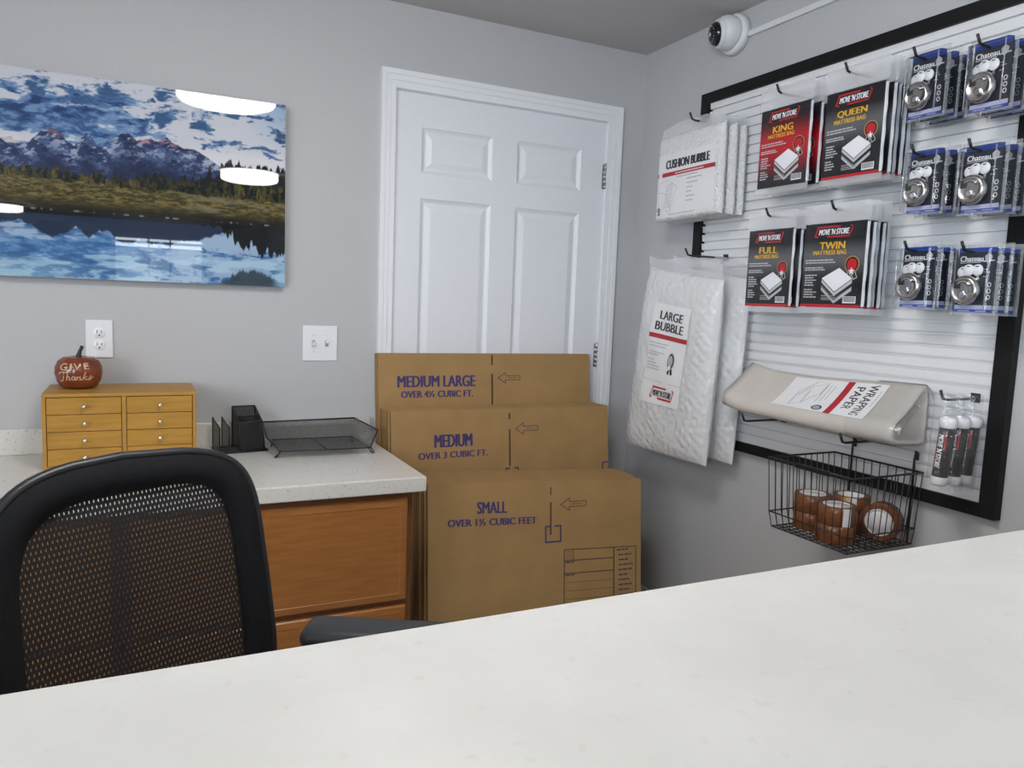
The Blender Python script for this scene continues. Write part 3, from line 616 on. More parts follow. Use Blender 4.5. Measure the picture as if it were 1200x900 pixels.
def print_s(p):
    X = lambda x: (x + 1.094) * 1.0; sl = -.028
    def Z(x, z): return z + sl * (x + 1.09)
    def tx(s, a, b, z0_, z1_, bold): p.text(s, X(a), X(b), Z(a, z0_), Z(a, z1_), M['ink'], 1, bold, tilt=sl * (b - a))
    tx('SMALL', -.919, -.812, .566, .607, .026); tx('OVER 1\u00bd CUBIC FEET', -1.024, -.700, .524, .549, .038)
    xs_ = X(-.645); p.rect(xs_ - .0025, .612, xs_ + .0025, .640, M['inkthin'], 1); p.rect(xs_ - .003, .47, xs_ + .003, .586, M['cut'], 1)
    p.line([(X(-.645), .500), (X(-.664), .500), (X(-.664), .444), (X(-.606), .444), (X(-.606), .500), (X(-.628), .500)], .0055, M['ink'], 1)
    p.line(ARROW(X(-.606), .575, .100, .045), .0028, M['inkthin'], 1, True); p.line([(X(-.565), .575), (X(-.520), .575)], .002, M['inkthin'], 1)
    a, b, c, top, bot = X(-.592), X(-.392), X(-.300), .412, .12
    p.line([(a, top), (c, top - .009), (c, bot), (a, bot)], .0035, M['inkthin'], 1, True); p.line([(b, top - .006), (b, bot)], .005, M['inkthin'], 1)
    for z in (.372, .326): p.line([(a, z), (b, z - .004)], .0035, M['inkthin'], 1)
    for z in (.292, .262, .232, .202, .172): p.line([(a + .01, z), (b - .006, z - .004)], .0014, M['inkthin'], 1)
    p.line([(a + .036, top), (a + .036, .374)], .003, M['inkthin'], 1)
    for k in range(4): p.line([(a + .006, .404 - k * .008), (a + .030, .404 - k * .008)], .0018, M['inkthin'], 1)
    rr = random.Random(3)
    for k in range(12): p.words(b + .012 + (.008 if k else 0), c - .008, .392 - k * .0185, .0055, M['inkthin'], 1, rr.uniform(.55, 1), rr)
    for z in (.372, .326): p.words(a + .004, a + .04, z - .009, .005, M['inkthin'], 1, 1, rr)
bundle(18, .815, .672, -.425, .66, -1.094, SY, .022, 'flat_moving_box', 'front flat brown box marked SMALL with a printed contents form', 'flat brown box behind the front SMALL one, only its edge showing', 'flat small boxes', print_s)

# ------------------------------------------------------------------ office chair, its back seen over the counter
t = tag(empty('office_chair', (-1.842, -1.668, 0), (0, 0, R(30))), 'black mesh-backed office chair behind the counter', 'office chair')
t2 = empty('backrest', (.0, .215, .506), (-R(8.5), 0, 0), t)     # the back leans away from the seat
HW = .231; HB = .496
def outline(off, n=72):
    """rounded backrest outline, moved inwards by off"""
    pts = []
    for k in range(n):
        a = 2 * PI * k / n; ca, sa = math.cos(a), math.sin(a)
        e = 2 / (4.6 if sa < 0 or ca < 0 else 6.5)
        x = (HW - off) * math.copysign(abs(ca) ** e, ca); z = (HB / 2 - off) * math.copysign(abs(sa) ** e, sa)
        if z > 0: z += .030 * (1 - (x / HW) ** 2) * (z / (HB / 2)) - .012 * (z / (HB / 2))
        pts.append((x * (1 - .05 * (z / HB)), z + HB / 2))
    return pts
def cup(x, z): return -.32 * x * x - .03 * math.cos((z - .2) * 3.0)
def P3(q, dy=0): return (q[0], cup(*q) + dy, q[1])
m = MB(); n = 72; oa, ob_, oc = outline(.004), outline(.030), outline(.052)
vs = [P3(q, -.008) for q in oa] + [P3(q, -.010) for q in ob_] + [P3(q, -.006) for q in oc] + [P3(q, .006) for q in oc] + [P3(q, .008) for q in oa]
m.add(vs, [(r_ * n + k, r_ * n + (k + 1) % n, (r_ + 1) % 5 * n + (k + 1) % n, (r_ + 1) % 5 * n + k) for r_ in range(5) for k in range(n)], M['fabric'], True); m.build('fabric_border', t2)
MB().tube([P3(q) for q in outline(0)], .0085, M['black'], 8, True).build('rim', t2)
m = MB(); ins = outline(.045)
rings = [[((q[0]) * s_, HB / 2 + (q[1] - HB / 2) * s_) for q in ins] for s_ in (1, .8, .6, .4, .2)]
vs = [P3(q) for r_ in rings for q in r_] + [P3((0, HB / 2))]
fs = [(r_ * n + k, r_ * n + (k + 1) % n, (r_ + 1) * n + (k + 1) % n, (r_ + 1) * n + k) for r_ in range(4) for k in range(n)] + [(4 * n + k, 4 * n + (k + 1) % n, 5 * n) for k in range(n)]
m.add(vs, fs, M['chairmesh'], True); part(m.build('mesh_panel', t2), 'see-through black mesh panel')
m = MB(); m.tube([(0, .16, -.03), (0, .10, .0), (0, .07, .03), (0, .055, .06)], [.03, .028, .024, .02], M['black'], 10); m.tube([(-.20, .0, .03), (-.08, .045, .05), (0, .05, .055), (.08, .045, .05), (.20, .0, .03)], .014, M['black'], 8); m.build('back_support', t2)
def seat_fn(a, b):
    x = (a - .5) * .50; y = (b - .5) * .47; e = max(abs(a - .5), abs(b - .5)) * 2; return (x * (1 - .10 * (1 - b)), y, .535 - .035 * max(0, e - .75) / .25 * e - .012 * math.cos(a * 2 * PI))
m = MB(); m.grid(seat_fn, 24, 24, M['fabric']); m.box((-.235, -.225, .45), (.235, .225, .503), M['fabric'], .02, 3); m.build('seat', t)
for sx in (-1, 1):
    ar = empty('armrest', (sx * .322, 0, 0), (0, 0, 0), t)
    m = MB(); m.box((-.047, -.30, -.024), (.047, .0, .018), M['pad'], .020, 4, Matrix.Translation((0, .205, .632)) @ Matrix.Rotation(R(32 if sx > 0 else 0), 4, 'Z'), True); m.build('arm_pad', ar)
    m = MB(); m.tube([(-sx * .10, .02, .45), (sx * .012, .02, .455), (sx * .012, .04, .50), (0, .055, .613)], [.017, .017, .018, .022], M['black'], 10); m.build('arm_support', ar)
m = MB(); m.lathe([(.035, .08), (.035, .2), (.028, .2), (.028, .45)], M['black'], 20); m.box((-.09, -.10, .42), (.09, .14, .452), M['black'], .01); m.build('gas_lift', t)
for k in range(5):
    a = 2 * PI * k / 5 + .3; ca, sa = math.cos(a), math.sin(a)
    lg = MB(); lg.tube([(0, 0, .115), (.15 * ca, .15 * sa, .11), (.30 * ca, .30 * sa, .078)], [.03, .024, .017], M['black'], 10); l_ = lg.build('base_leg', t)
    cs = MB()
    for o_ in (-.014, .014): cs.lathe([(.0, -.008), (.027, -.008), (.029, -.004), (.029, .004), (.027, .008), (0, .008)], M['black'], 20, Matrix.Translation((.30 * ca - sa * o_, .30 * sa + ca * o_, .0295)) @ Matrix.Rotation(a, 4, 'Z') @ Matrix.Rotation(PI / 2, 4, 'X'))
    cs.tube([(.30 * ca, .30 * sa, .03), (.30 * ca, .30 * sa, .08)], .007, M['black'], 8); cs.build('caster', l_)

# ------------------------------------------------------------------ slatwall panel with black frame, right wall
PY0, PY1, PZ0, PZ1 = -.409, -1.651, .787, 2.092      # outer frame
t = tag(empty('slatwall_panel', (0, (PY0 + PY1) / 2, PZ0), RW), 'white slatwall display panel in a black frame on the right wall', 'display panel')
hw = (PY0 - PY1) / 2; hh = PZ1 - PZ0; FW = .043
m = MB(); m.prism([(-hw, 0), (hw, 0), (hw - FW, FW * .8), (-hw + FW, FW * .8)], -.026, 0, M['frameblk']); m.prism([(-hw, hh), (-hw + FW, hh - FW * .9), (hw - FW, hh - FW * .9), (hw, hh)], -.026, 0, M['frameblk'])
m.prism([(-hw, 0), (-hw + FW, FW * .8), (-hw + FW, hh - FW * .9), (-hw, hh)], -.026, 0, M['frameblk']); m.prism([(hw, 0), (hw, hh), (hw - FW, hh - FW * .9), (hw - FW, FW * .8)], -.026, 0, M['frameblk']); part(m.build('frame', t), 'black frame')
m = MB(); pz = .0325; zz = [1.215 - PZ0 + k * pz for k in range(-13, 29)]; prof = [(-.002, FW * .8 - .004), (-.016, FW * .8 - .004)]
for z in zz:
    if z < .05 or z > hh - .05: continue
    prof += [(-.0170, z - .0052), (-.0035, z - .0044), (-.0035, z + .0032), (-.0140, z + .0038)]
prof += [(-.0165, hh - FW * .9 + .004), (-.002, hh - FW * .9 + .004)]
a_, b_ = -hw + FW - .004, hw - FW + .004
vs = [(a_, y, z) for y, z in prof] + [(b_, y, z) for y, z in prof]; n = len(prof)
m.add(vs, [(i, i + n, i + 1 + n, i + 1) for i in range(n - 1)] + [(0, n - 1, 2 * n - 1, n)], M['slat']); part(m.build('slat_board', t), 'white grooved slat board')

def hook(y, z, L, label, up=.022):
    o = tag(empty('display_hook', (-.0165, y, z), RW), label, 'hook', 'black display hooks on the slatwall')
    m = MB(); m.box((-.013, -.003, -.004), (.013, -.0005, .020), M['blackwire'], .001); m.build('mounting_plate', o)
    m = MB(); m.tube([(0, -.003, .006), (0, -L + .012, .006), (0, -L, .009), (-.0, -L - .012, .008 + up)], .0036, M['blackwire'], 8); m.build('prong', o)
# ------------------------------------------------------------------ printed cards for the mattress bags
def logo(p, x0, x1, z0, z1, bg=True):
    w_, h_ = x1 - x0, z1 - z0; s_ = h_ * .30
    pt = lambda a, b: (x0 + a * w_ + s_ * (b - .5), z0 + b * h_)
    p.line([pt(.62, 1), pt(0.04, 1), pt(0.02, .12), pt(.10, .05)], h_ * .16, M['red'], 2); p.line([pt(.38, 0.02), pt(.94, 0.02), pt(.97, .85), pt(.92, 1)], h_ * .16, M['red'], 2)
    if bg: p.poly([pt(.09, .10), pt(.91, .10), pt(.91, .92), pt(.09, .92)], M['ink_k'], 3)
    p.text("MOVE 'N STORE", pt(.12, .18)[0], pt(.91, .5)[0], z0 + h_ * .22, z0 + h_ * .80, M['white'] if bg else M['ink_k'], 4, .03, .25)
def badge(p, x, z, r_, col=None):
    for dx in (-1, 1):
        for w_, mt, k in ((.62, 'lighttxt', 2), (.44, 'ink_k', 3)) if col else ((.5, 'ink_k', 2),): p.line([(x + dx * r_ * .1, z - r_ * .7), (x + dx * r_ * .42, z - r_ * 1.35)], r_ * w_, M[mt], k)
    p.disc(x, z, r_, r_, M['tan'] if col else M['greytxt'], 4); p.disc(x, z, r_ * .88, r_ * .88, M['ink_k'], 5); p.disc(x, z, r_ * .68, r_ * .68, col or M['greytxt'], 6)
    p.poly([(x + r_ * (.50 if q % 2 == 0 else .21) * math.sin(PI * q / 5), z - r_ * .78 + r_ * (.50 if q % 2 == 0 else .21) * math.cos(PI * q / 5)) for q in range(10)], M['white'], 7)
def mattress(p, x, z, w_):
    h_ = w_ * .36
    for dz, k in ((-w_ * .20, 2), (0, 3)):
        p.poly([(x - w_ / 2, z + dz), (x - w_ * .05, z - h_ + dz), (x + w_ / 2, z - h_ * .05 + dz), (x + w_ / 2, z - h_ * .05 - w_ * .12 + dz), (x - w_ * .05, z - h_ - w_ * .12 + dz), (x - w_ / 2, z - w_ * .12 + dz)], M['lighttxt'], k)
        p.line([(x - w_ / 2, z - w_ * .02 + dz), (x - w_ * .05, z - h_ - w_ * .02 + dz), (x + w_ / 2, z - h_ * .07 + dz)], w_ * .018, M['ink_k'], 4)
    p.poly([(x - w_ / 2, z), (x - w_ * .05, z - h_), (x + w_ / 2, z - h_ * .05), (x + w_ * .06, z + h_ * .75)], M['white'], 4)
def barcode(p, x0, x1, z0, z1):
    p.rect(x0, z0, x1, z1, M['white'], 2); rr = random.Random(2); x = x0 + .002
    while x < x1 - .003:
        k = rr.uniform(.0006, .0018); p.rect(x, z0 + (z1 - z0) * .18, x + k, z1 - .001, M['ink_k'], 3); x += k + rr.uniform(.0006, .0015)
CH = .240
K = (0.010, 0.010, 0.012, 1); G = (0.115, 0.118, 0.125, 1); RD = (0.50, 0.008, 0.018, 1)
M['kingcard'] = gradient('king_card_print', [(0.0, K), (.12, K), (.30, (0.25, .006, .012, 1)), (.45, RD), (.60, RD), (.76, (0.12, .006, .01, 1)), (.86, K)], CH)
M['greycard'] = gradient('grey_card_print', [(0.0, K), (.35, K), (.56, G), (.64, G), (.80, K)], CH)
def bag_card(w_, word, king=False):
    p = Print(lay=.0002); p.box((0, 0, 0), (w_, .004, CH), M['kingcard'] if king else M['greycard'])
    logo(p, w_ * .18, w_ * .80, CH * .835, CH * .955)
    p.text(word, w_ * (.5 - .052 * len(word)) - .004, w_ * (.5 + .052 * len(word)) - .004, CH * .69, CH * .775, M['yellow'], 2, .03); p.text('MATTRESS BAG', w_ * .17, w_ * .72, CH * .625, CH * .675, M['yellow'], 2, .03)
    rr = random.Random(5)
    for z, f in ((.555, .68), (.525, .75), (.465, .45), (.44, .5)): p.words(w_ * .04, w_ * .74, CH * z, .0035, M['lighttxt'], 2, f, rr)
    for z in (.375, .345, .315, .285, .255, .20, .17, .14, .11): p.words(w_ * .05, w_ * .27, CH * z, .0035, M['lighttxt'], 2, rr.uniform(.6, 1), rr)
    for z in (.13, .105, .085): p.words(w_ * .36, w_ * .66, CH * z, .0025, M['greytxt'], 2, rr.uniform(.7, 1), rr)
    badge(p, w_ * .83, CH * .50, w_ * .115, M['red']); mattress(p, w_ * .60, CH * .345, w_ * .50); barcode(p, w_ * .72, w_ * .93, CH * .05, CH * .13)
    if not king: p.rect(0, 0, w_, CH * .032, M['red'], 2)
    return p
def mattress_bag(w_, word, king, loc_list, hook_dz, labels, group):
    proto = None
    for i, (d, y, z) in enumerate(loc_list):
        if i == 0:
            o = empty('mattress_bag', rw(d, y, z), RW)
            bag_card(w_, word, king).build('insert_card', o)
            m = MB(); m.grid(lambda a, b: (w_ - .003 + .014 * a, 0.006 + .0012 * math.sin(b * 19) * a - .003 * a, .004 + (CH - .008) * b), 3, 24, M['whitefilm']); m.box((.006, .0042, .002), (w_ + .004, .0105, CH - .004), M['whitefilm'], .002); part(m.build('folded_film', o), 'folded white film sticking out past the card')
            m = MB()
            for za, zb, mt in ((-.018, -.001, 'haze'), (-.001, CH + .001, 'clear'), (CH + .001, CH + hook_dz + .02, 'haze')): m.add([(-.006, -.0025, za), (w_ + .016, -.0025, za), (w_ + .016, -.0025, zb), (-.006, -.0025, zb)], [(0, 1, 2, 3)], M[mt])
            part(m.build('clear_bag', o), 'clear plastic bag with hanging header'); proto = o
        else: o = copy_tree(proto); o.location = rw(d, y, z)
        tag(o, labels[0] if i == 0 else labels[1], 'mattress bag', group)
mattress_bag(.195, 'KING', True, [(.160, -.880, 1.676), (.122, -.884, 1.675), (.085, -.878, 1.677)], .045, ('front mattress bag with red KING card', 'mattress bag behind the front red KING one'), 'king mattress bags')
mattress_bag(.190, 'QUEEN', False, [(.160, -1.138, 1.672), (.132, -1.142, 1.671), (.108, -1.137, 1.673), (.086, -1.140, 1.671), (.064, -1.139, 1.672)], .045, ('front mattress bag with black QUEEN card', 'mattress bag behind the front QUEEN one'), 'queen mattress bags')
mattress_bag(.182, 'FULL', False, [(.160, -.862, 1.305), (.132, -.866, 1.304), (.106, -.861, 1.305)], .035, ('front mattress bag with black FULL card', 'mattress bag behind the front FULL one'), 'full mattress bags')
mattress_bag(.212, 'TWIN', False, [(.160, -1.096, 1.308), (.140, -1.100, 1.307), (.120, -1.095, 1.308), (.100, -1.098, 1.307), (.078, -1.094, 1.308)], .035, ('front mattress bag with black TWIN card', 'mattress bag behind the front TWIN one'), 'twin mattress bags')
hook(-.958, 1.952, .155, 'black hook holding the KING mattress bags'); hook(-1.212, 1.952, .155, 'black hook holding the QUEEN mattress bags')
hook(-.950, 1.580, .155, 'black hook holding the FULL mattress bags'); hook(-1.203, 1.578, .155, 'black hook holding the TWIN mattress bags')

# ------------------------------------------------------------------ disc padlock blister cards
PW, PH = .092, .155
def lock_card():
    o = empty('padlock_package', (0, 0, 0), RW)
    p = Print(lay=.0002); p.box((0, 0, 0), (PW, .0015, PH), M['navy'])
    p.rect(0, PH * .935, PW, PH, M['blue'], 1); p.text('Chateau', PW * .05, PW * .66, PH * .79, PH * .875, M['white'], 2, .02); p.line([(PW * .06, PH * .79), (PW * .06, PH * .77), (PW * .2, PH * .775), (PW * .6, PH * .775)], .0014, M['lighttxt'], 2)
    p.poly([(PW * .72, PH * .80), (PW * .70, PH * .87), (PW * .80, PH * .92), (PW * .90, PH * .87), (PW * .88, PH * .80), (PW * .78, PH * .75)], M['greytxt'], 2); p.line([(PW * .68, PH * .79), (PW * .95, PH * .80)], .003, M['lighttxt'], 3)
    rr = random.Random(8)
    for z in (.66, .62, .55): p.words(PW * .70, PW * .93, PH * z, .0018, M['greytxt'], 2, rr.uniform(.5, 1), rr)
    for z in (.43, .335, .24): p.ring(PW * .88, PH * z, .0042, .0048, .0022, M['lighttxt'], 2, 10)
    p.rect(0, PH * .05, PW, PH * .115, M['lilac'], 1); p.rect(0, 0, PW, PH * .05, M['blue'], 2); p.rect(PW * .1, PH * .018, PW * .42, PH * .032, M['lilac'], 3); p.rect(PW * .58, PH * .018, PW * .85, PH * .032, M['lilac'], 3)
    part(p.build('printed_card', o), 'dark navy card with blue bands')
    m = MB(); q = Matrix.Translation((PW * .335, -.001, PH * .345)) @ Matrix.Rotation(PI / 2, 4, 'X')
    m.lathe([(.031, 0), (.0345, .003), (.036, .010), (.0345, .017), (.030, .021), (.027, .0215), (.0255, .020), (.012, .0212), (0, .0215)], M['lockmetal'], 36, q)
    m.tube([(PW * .335 + .020 * math.cos(a), -.0225, PH * .345 + .020 * math.sin(a)) for a in [R(35 + 11 * k) for k in range(10)]], .0042, M['chrome'], 8)
    m.lathe([(.0095, 0), (.0095, .002), (.0055, .0024), (0, .002)], M['chrome'], 18, Matrix.Translation((PW * .335, -.0222, PH * .28)) @ Matrix.Rotation(PI / 2, 4, 'X'))
    m.box((PW * .335 - .023, -.0232, PH * .345 + .003), (PW * .335 - .006, -.0205, PH * .345 + .021), M['slot'], .004)
    part(m.build('disc_lock', o), 'round satin steel disc lock')
    for k, (kx, kz) in enumerate(((.17, .625), (.36, .655), (.58, .655))):
        m = MB(); m.lathe([(0, 0), (.0135, 0), (.0140, .001), (.0135, .003), (0, .003)], M['white'], 22, Matrix.Translation((PW * kx, -.002 - .0032 * (k != 0) - .003 * (k == 1), PH * kz)) @ Matrix.Rotation(PI / 2, 4, 'X'))
        yk = -.0055 - .0032 * (k != 0) - .003 * (k == 1); m.box((PW * kx - .004, yk, PH * kz + .0075), (PW * kx + .004, yk - .0004, PH * kz + .0098), M['slot']); m.box((PW * kx - .003, -.004, PH * kz - .028), (PW * kx + .003, -.0022, PH * kz - .009), M['chrome']); part(m.build('key', o), 'key with round white head')
    m = MB(); c_ = .010                      # clear clam shell: rim plus bulged front
    a, b, z0_, z1_ = -c_, PW + c_, -.006, PH + .012
    rings = [(0, .002), (0, -.001), (.006, -.001), (.008, -.024), (.012, -.027)]
    vs = []
    for ins, y in rings: vs += [(a + ins, y, z0_ + ins), (b - ins, y, z0_ + ins), (b - ins, y, z1_ - ins - .006 * (ins > 0)), (a + ins, y, z1_ - ins - .006 * (ins > 0))]
    q4 = lambda r_: [(r_ * 4 + k, r_ * 4 + (k + 1) % 4, r_ * 4 + 4 + (k + 1) % 4, r_ * 4 + 4 + k) for k in range(4)]
    m.add(vs, q4(2) + q4(3) + [(16, 17, 18, 19)], M['blister']); m.add(vs, q4(0) + q4(1), M['rimfilm'])
    for q in ((0, 3), (1, 2)): m.tube([vs[16 + q[0]], vs[16 + q[1]]], .0016, M['rimfilm'], 6)
    part(m.build('blister_shell', o), 'clear plastic blister shell'); return o
proto = None
rows = [('top', ((-1.387, 1.799), (-1.553, 1.783))), ('middle', ((-1.407, 1.556), (-1.557, 1.545))), ('bottom', ((-1.412, 1.314), (-1.565, 1.305)))]
for rn, two in rows:
    for cn, (y, z) in zip(('left', 'right'), two):
        hook(y - PW * .38, z + PH * .90, .155, 'black hook holding the %s stack of padlocks in the %s row' % (cn, rn), .020)
        for k, d in enumerate((.135, .092, .048)):
            if proto is None: proto = o = lock_card()
            else: o = copy_tree(proto)
            o.location = rw(d, y - .003 * (k == 1) + .002 * (k == 2), z)
            tag(o, ('front blister-packed disc padlock of the %s stack in the %s row' if k == 0 else 'blister-packed disc padlock behind the front one, %s stack of the %s row') % (cn, rn), 'padlock', 'disc padlocks, %s row %s stack' % (rn, cn))

# ------------------------------------------------------------------ cushion bubble packs and large bubble packs
def pillow(c, depth, n=(26, 30), wr=.004, seed=1, sq=5.0):
    """closed pack: c = corners TL TR BL BR in local x/z; bulge depth towards -Y and +Y"""
    rr = np.random.RandomState(seed); ph = rr.rand(12) * 6.28
    def pos(a, b):
        x = (c[2][0] * (1 - a) + c[3][0] * a) * (1 - b) + (c[0][0] * (1 - a) + c[1][0] * a) * b; z = (c[2][1] * (1 - a) + c[3][1] * a) * (1 - b) + (c[0][1] * (1 - a) + c[1][1] * a) * b
        return x, z
    def bul(a, b): 
        ea = max(0, 1 - abs(2 * a - 1) ** sq) ** .5; eb = max(0, 1 - abs(2 * b - 1) ** sq) ** .5; return ea * eb
    def wv(a, b):
        rough = max(0, (a - .74) / .26) + max(0, (.22 - b) / .22) * .8 + max(0, (.10 - a) / .10) * .5
        return wr * (0.9 * rough * (math.sin(61 * a + 40 * b + ph[4]) * math.sin(77 * b + ph[5]) + .7 * math.sin(47 * b - 90 * a + ph[6]))) + wr * (math.sin(9 * a + 5 * b + ph[0]) * math.sin(13 * b + ph[1]) + .6 * math.sin(23 * a + ph[2]) * math.sin(19 * b - 7 * a + ph[3]))
    def front(a, b, e=0):
        x, z = pos(a, b); q = bul(a, b); return (x, -(depth / 2) * q - wv(a, b) * q - e, z)
    def back(a, b):
        x, z = pos(a, b); q = bul(a, b); return (x, (depth / 2) * q, z)
    return front, back, pos
# cushion: front and two behind
cq = [(-.180, .318), (.180, .318), (-.182, .0), (.186, .008)]
def cushion(seed, labelled):
    o = empty('bubble_wrap_pack', (0, 0, 0), RW); f, b, pos = pillow(cq, .040, (30, 30), .0006, seed, 14)
    m = MB(); m.grid(f, 80, 60, M['cushion']); m.grid(lambda a, bb: b(1 - a, bb), 80, 60, M['cushion']); body = m.build('bubble_wrap', o)
    if labelled:
        p = Print(lambda x, z, e: f((x - .0 + .182) / .364, z / .318, .0015 + e), .0006)
        p.rect(-.166, .012, .158, .245, M['label'], 0, 30, 24); p.text('CUSHION BUBBLE', -.115, .128, .190, .222, M['ink_k'], 1, .05); p.rect(-.166, .163, .158, .178, M['barred'], 1, 8, 1)
        rr = random.Random(4); p.words(-.05, .07, .153, .004, M['greytxt'], 1, 1, rr); p.words(-.06, .10, .168, .004, M['label'], 2, 1, rr)
        for k in range(6): p.words(.01, .09, .140 - k * .016, .004, M['greytxt'], 1, (1, .75, .4, .4, .6, .5)[k], rr)
        p.line([(-.152, .14), (-.155, .055), (-.085, .028), (-.045, .120), (-.10, .150), (-.152, .14)], .0013, M['greytxt'], 1); p.line([(-.150, .108), (-.11, .10), (-.075, .03)], .0013, M['greytxt'], 1)
        for i in range(6):
            for j in range(4): p.ring(-.105 + j * .011 - i * .002, .125 - i * .015 + j * .002, .004, .005, .0011, M['greytxt'], 1, 8)
        badge(p, -.148, .040, .011); p.words(-.09, .06, .020, .003, M['greytxt'], 1, 1, rr)
        part(p.build('label', o), 'white label reading CUSHION BUBBLE')
    m = MB(); m.add([(-.18, 0, .31), (.18, 0, .31), (.175, 0, .345), (.07, .0, .362), (-.07, 0, .362), (-.175, 0, .345)], [(0, 1, 2, 3, 4, 5)], M['haze']); part(m.build('bag_header', o), 'clear bag header'); return o
proto = cushion(1, True); proto.location = rw(.140, -.512, 1.612); tag(proto, 'front pack labelled CUSHION BUBBLE', 'bubble wrap', 'cushion bubble packs')
c2 = cushion(2, False); c2.location = rw(.094, -.515, 1.611); tag(c2, 'pack of bubble wrap behind the front CUSHION BUBBLE one', 'bubble wrap', 'cushion bubble packs')
c3 = copy_tree(c2); c3.location = rw(.050, -.510, 1.612); tag(c3, 'pack of bubble wrap behind the front CUSHION BUBBLE one', 'bubble wrap', 'cushion bubble packs')
hook(-.545, 1.950, .155, 'black hook above the CUSHION BUBBLE packs at the panel corner')
# large
lq = [(-.196, .715), (.224, .660), (-.293, 0), (.195, .008)]
def large(seed, labelled):
    o = empty('bubble_wrap_pack', (0, 0, 0), RW); f, b, pos = pillow(lq, .084 if labelled else .066, (40, 60), .003, seed, 5.5)
    m = MB(); m.grid(f, 90, 150, M['bubble']); m.grid(lambda a, bb: b(1 - a, bb), 90, 150, M['bubble']); m.build('bubble_wrap', o)
    if labelled:
        def lf(x, z, e):        # label design 0..1 x 0..1 laid on the pack's front
            a = .22 + .50 * x + .05 * z; bb = .285 + .545 * z - .005 * x; q = f(a, bb, .0035 + e); return q
        p = Print(lf, .0008); p.rect(0, 0, 1, 1, M['label'], 0, 30, 40)
        p.text('LARGE', .20, .82, .845, .93, M['ink_k'], 1, .06); p.text('BUBBLE', .12, .88, .735, .82, M['ink_k'], 1, .06); p.rect(0, .655, 1, .70, M['barred'], 1, 6, 1)
        rr = random.Random(6)
        for z, fl in ((.60, .55), (.57, .5), (.51, .5), (.485, .35), (.43, .2), (.40, .3), (.37, .4), (.34, .42)): p.words(.04, .95, z, .010, M['greytxt'], 1, fl, rr)
        badge(p, .70, .46, .085); p.line([(0, .235), (.5, .225), (1, .23)], .004, M['greytxt'], 1); logo(p, .28, .86, .06, .17, False); part(p.build('label', o), 'white label reading LARGE BUBBLE')
    m = MB(); m.add([(-.196, 0, .70), (.224, 0, .645), (.215, -.004, .715), (0.06, -.002, .745), (-.15, -.001, .74), (-.205, -.006, .76)], [(0, 1, 2, 3, 4, 5)], M['haze']); part(m.build('bag_header', o), 'clear bag header'); return o
o = large(3, True); o.location = rw(.160, -.530, .728); tag(o, 'front long pack labelled LARGE BUBBLE hanging by the corner', 'bubble wrap', 'large bubble packs')
o = large(4, False); o.location = rw(.068, -.560, .735); tag(o, 'long bubble wrap pack behind the LARGE BUBBLE one', 'bubble wrap', 'large bubble packs')
hook(-.592, 1.470, .175, 'black hook holding the LARGE BUBBLE packs')

# ------------------------------------------------------------------ wrapping paper bundle lying on two hooks
t = tag(empty('wrapping_paper_bundle', (-.018, -.80, .945), RW), 'thick folded bundle of wrapping paper on two hooks above the basket', 'wrapping paper')
prof = [(-.004, .006), (-.004, .060), (-.006, .120), (-.012, .150), (-.021, .155), (-.034, .146), (-.064, .116), (-.096, .088), (-.120, .070), (-.138, .058), (-.146, .042), (-.147, .026), (-.142, .012), (-.12, .004), (-.07, .001), (-.03, .001)]
LEN = .655; n = len(prof); NS = 22
def wp(k, i, s_=1.0, e=0.0):
    y, z = prof[i % n]; f_ = k / NS; yc, zc = -.06, .06
    sag = -.004 * math.sin(f_ * PI) + .012 * max(0, .12 - f_) / .12
    return (-.012 + LEN * f_ , yc + (y - yc) * s_ * (1.0 + .0 * f_), zc + (z - zc) * s_ * (1 - .06 * math.sin(f_ * 5)) + sag)
m = MB(); vs = [wp(k, i) for k in range(NS + 1) for i in range(n)]
fs = [(k * n + i, k * n + (i + 1) % n, (k + 1) * n + (i + 1) % n, (k + 1) * n + i) for k in range(NS) for i in range(n)]
o_ = len(vs); vs += [wp(NS, i, .80) for i in range(n)] + [(q[0] - .06, q[1], q[2]) for q in [wp(NS, i, .78) for i in range(n)]]
fs += [(NS * n + i, NS * n + (i + 1) % n, o_ + (i + 1) % n, o_ + i) for i in range(n)] + [(o_ + i, o_ + (i + 1) % n, o_ + n + (i + 1) % n, o_ + n + i) for i in range(n)]
fs += [tuple(range(n))[::-1], tuple(o_ + n + i for i in range(n))]
m.add(vs, fs, M['kraft'], True)
m.grid(lambda a, b: (LEN - .012 - .05 + .044 * b, -.035 - .08 * a + .01 * math.sin(a * 7), .095 - .055 * a + .022 * math.sin(a * 6.3)), 14, 2, M['kraft']); m.build('folded_paper', t)
def top(a, b, e):              # a along the bundle (m), b 0 = back edge .. 1 = front edge on the sloping top
    i = 5 + b * 4; i0 = min(int(i), 8); fr = i - i0; k = (a + .012) / LEN * NS
    p0 = Vector(wp(k, i0)); p1 = Vector(wp(k, i0 + 1)); q = p0.lerp(p1, fr); return (q.x, q.y - .0016 - e * .7, q.z + .0016 + e * .7)
class TopPrint(Print): pass
p = Print(lambda x, z, e: top(x, 1 - z, e), .0003)      # x along, z 1 = back edge, 0 = front edge
La, Lb = .205, .545
p.rect(La, 0, Lb, 1, M['label'], 0, 10, 8)
p.text('WRAPPING', .490, .520, .12, .97, M['ink_k'], 1, .05, rot=1); p.text('PAPER', .448, .478, .32, .90, M['ink_k'], 1, .05, rot=1); p.rect(.408, .0, .432, 1, M['barred'], 1, 1, 10)
for k in range(3): p.rect(.345 + k * .014, .42 + .05 * k, .3475 + k * .014, .88, M['greytxt'], 1, 1, 4)
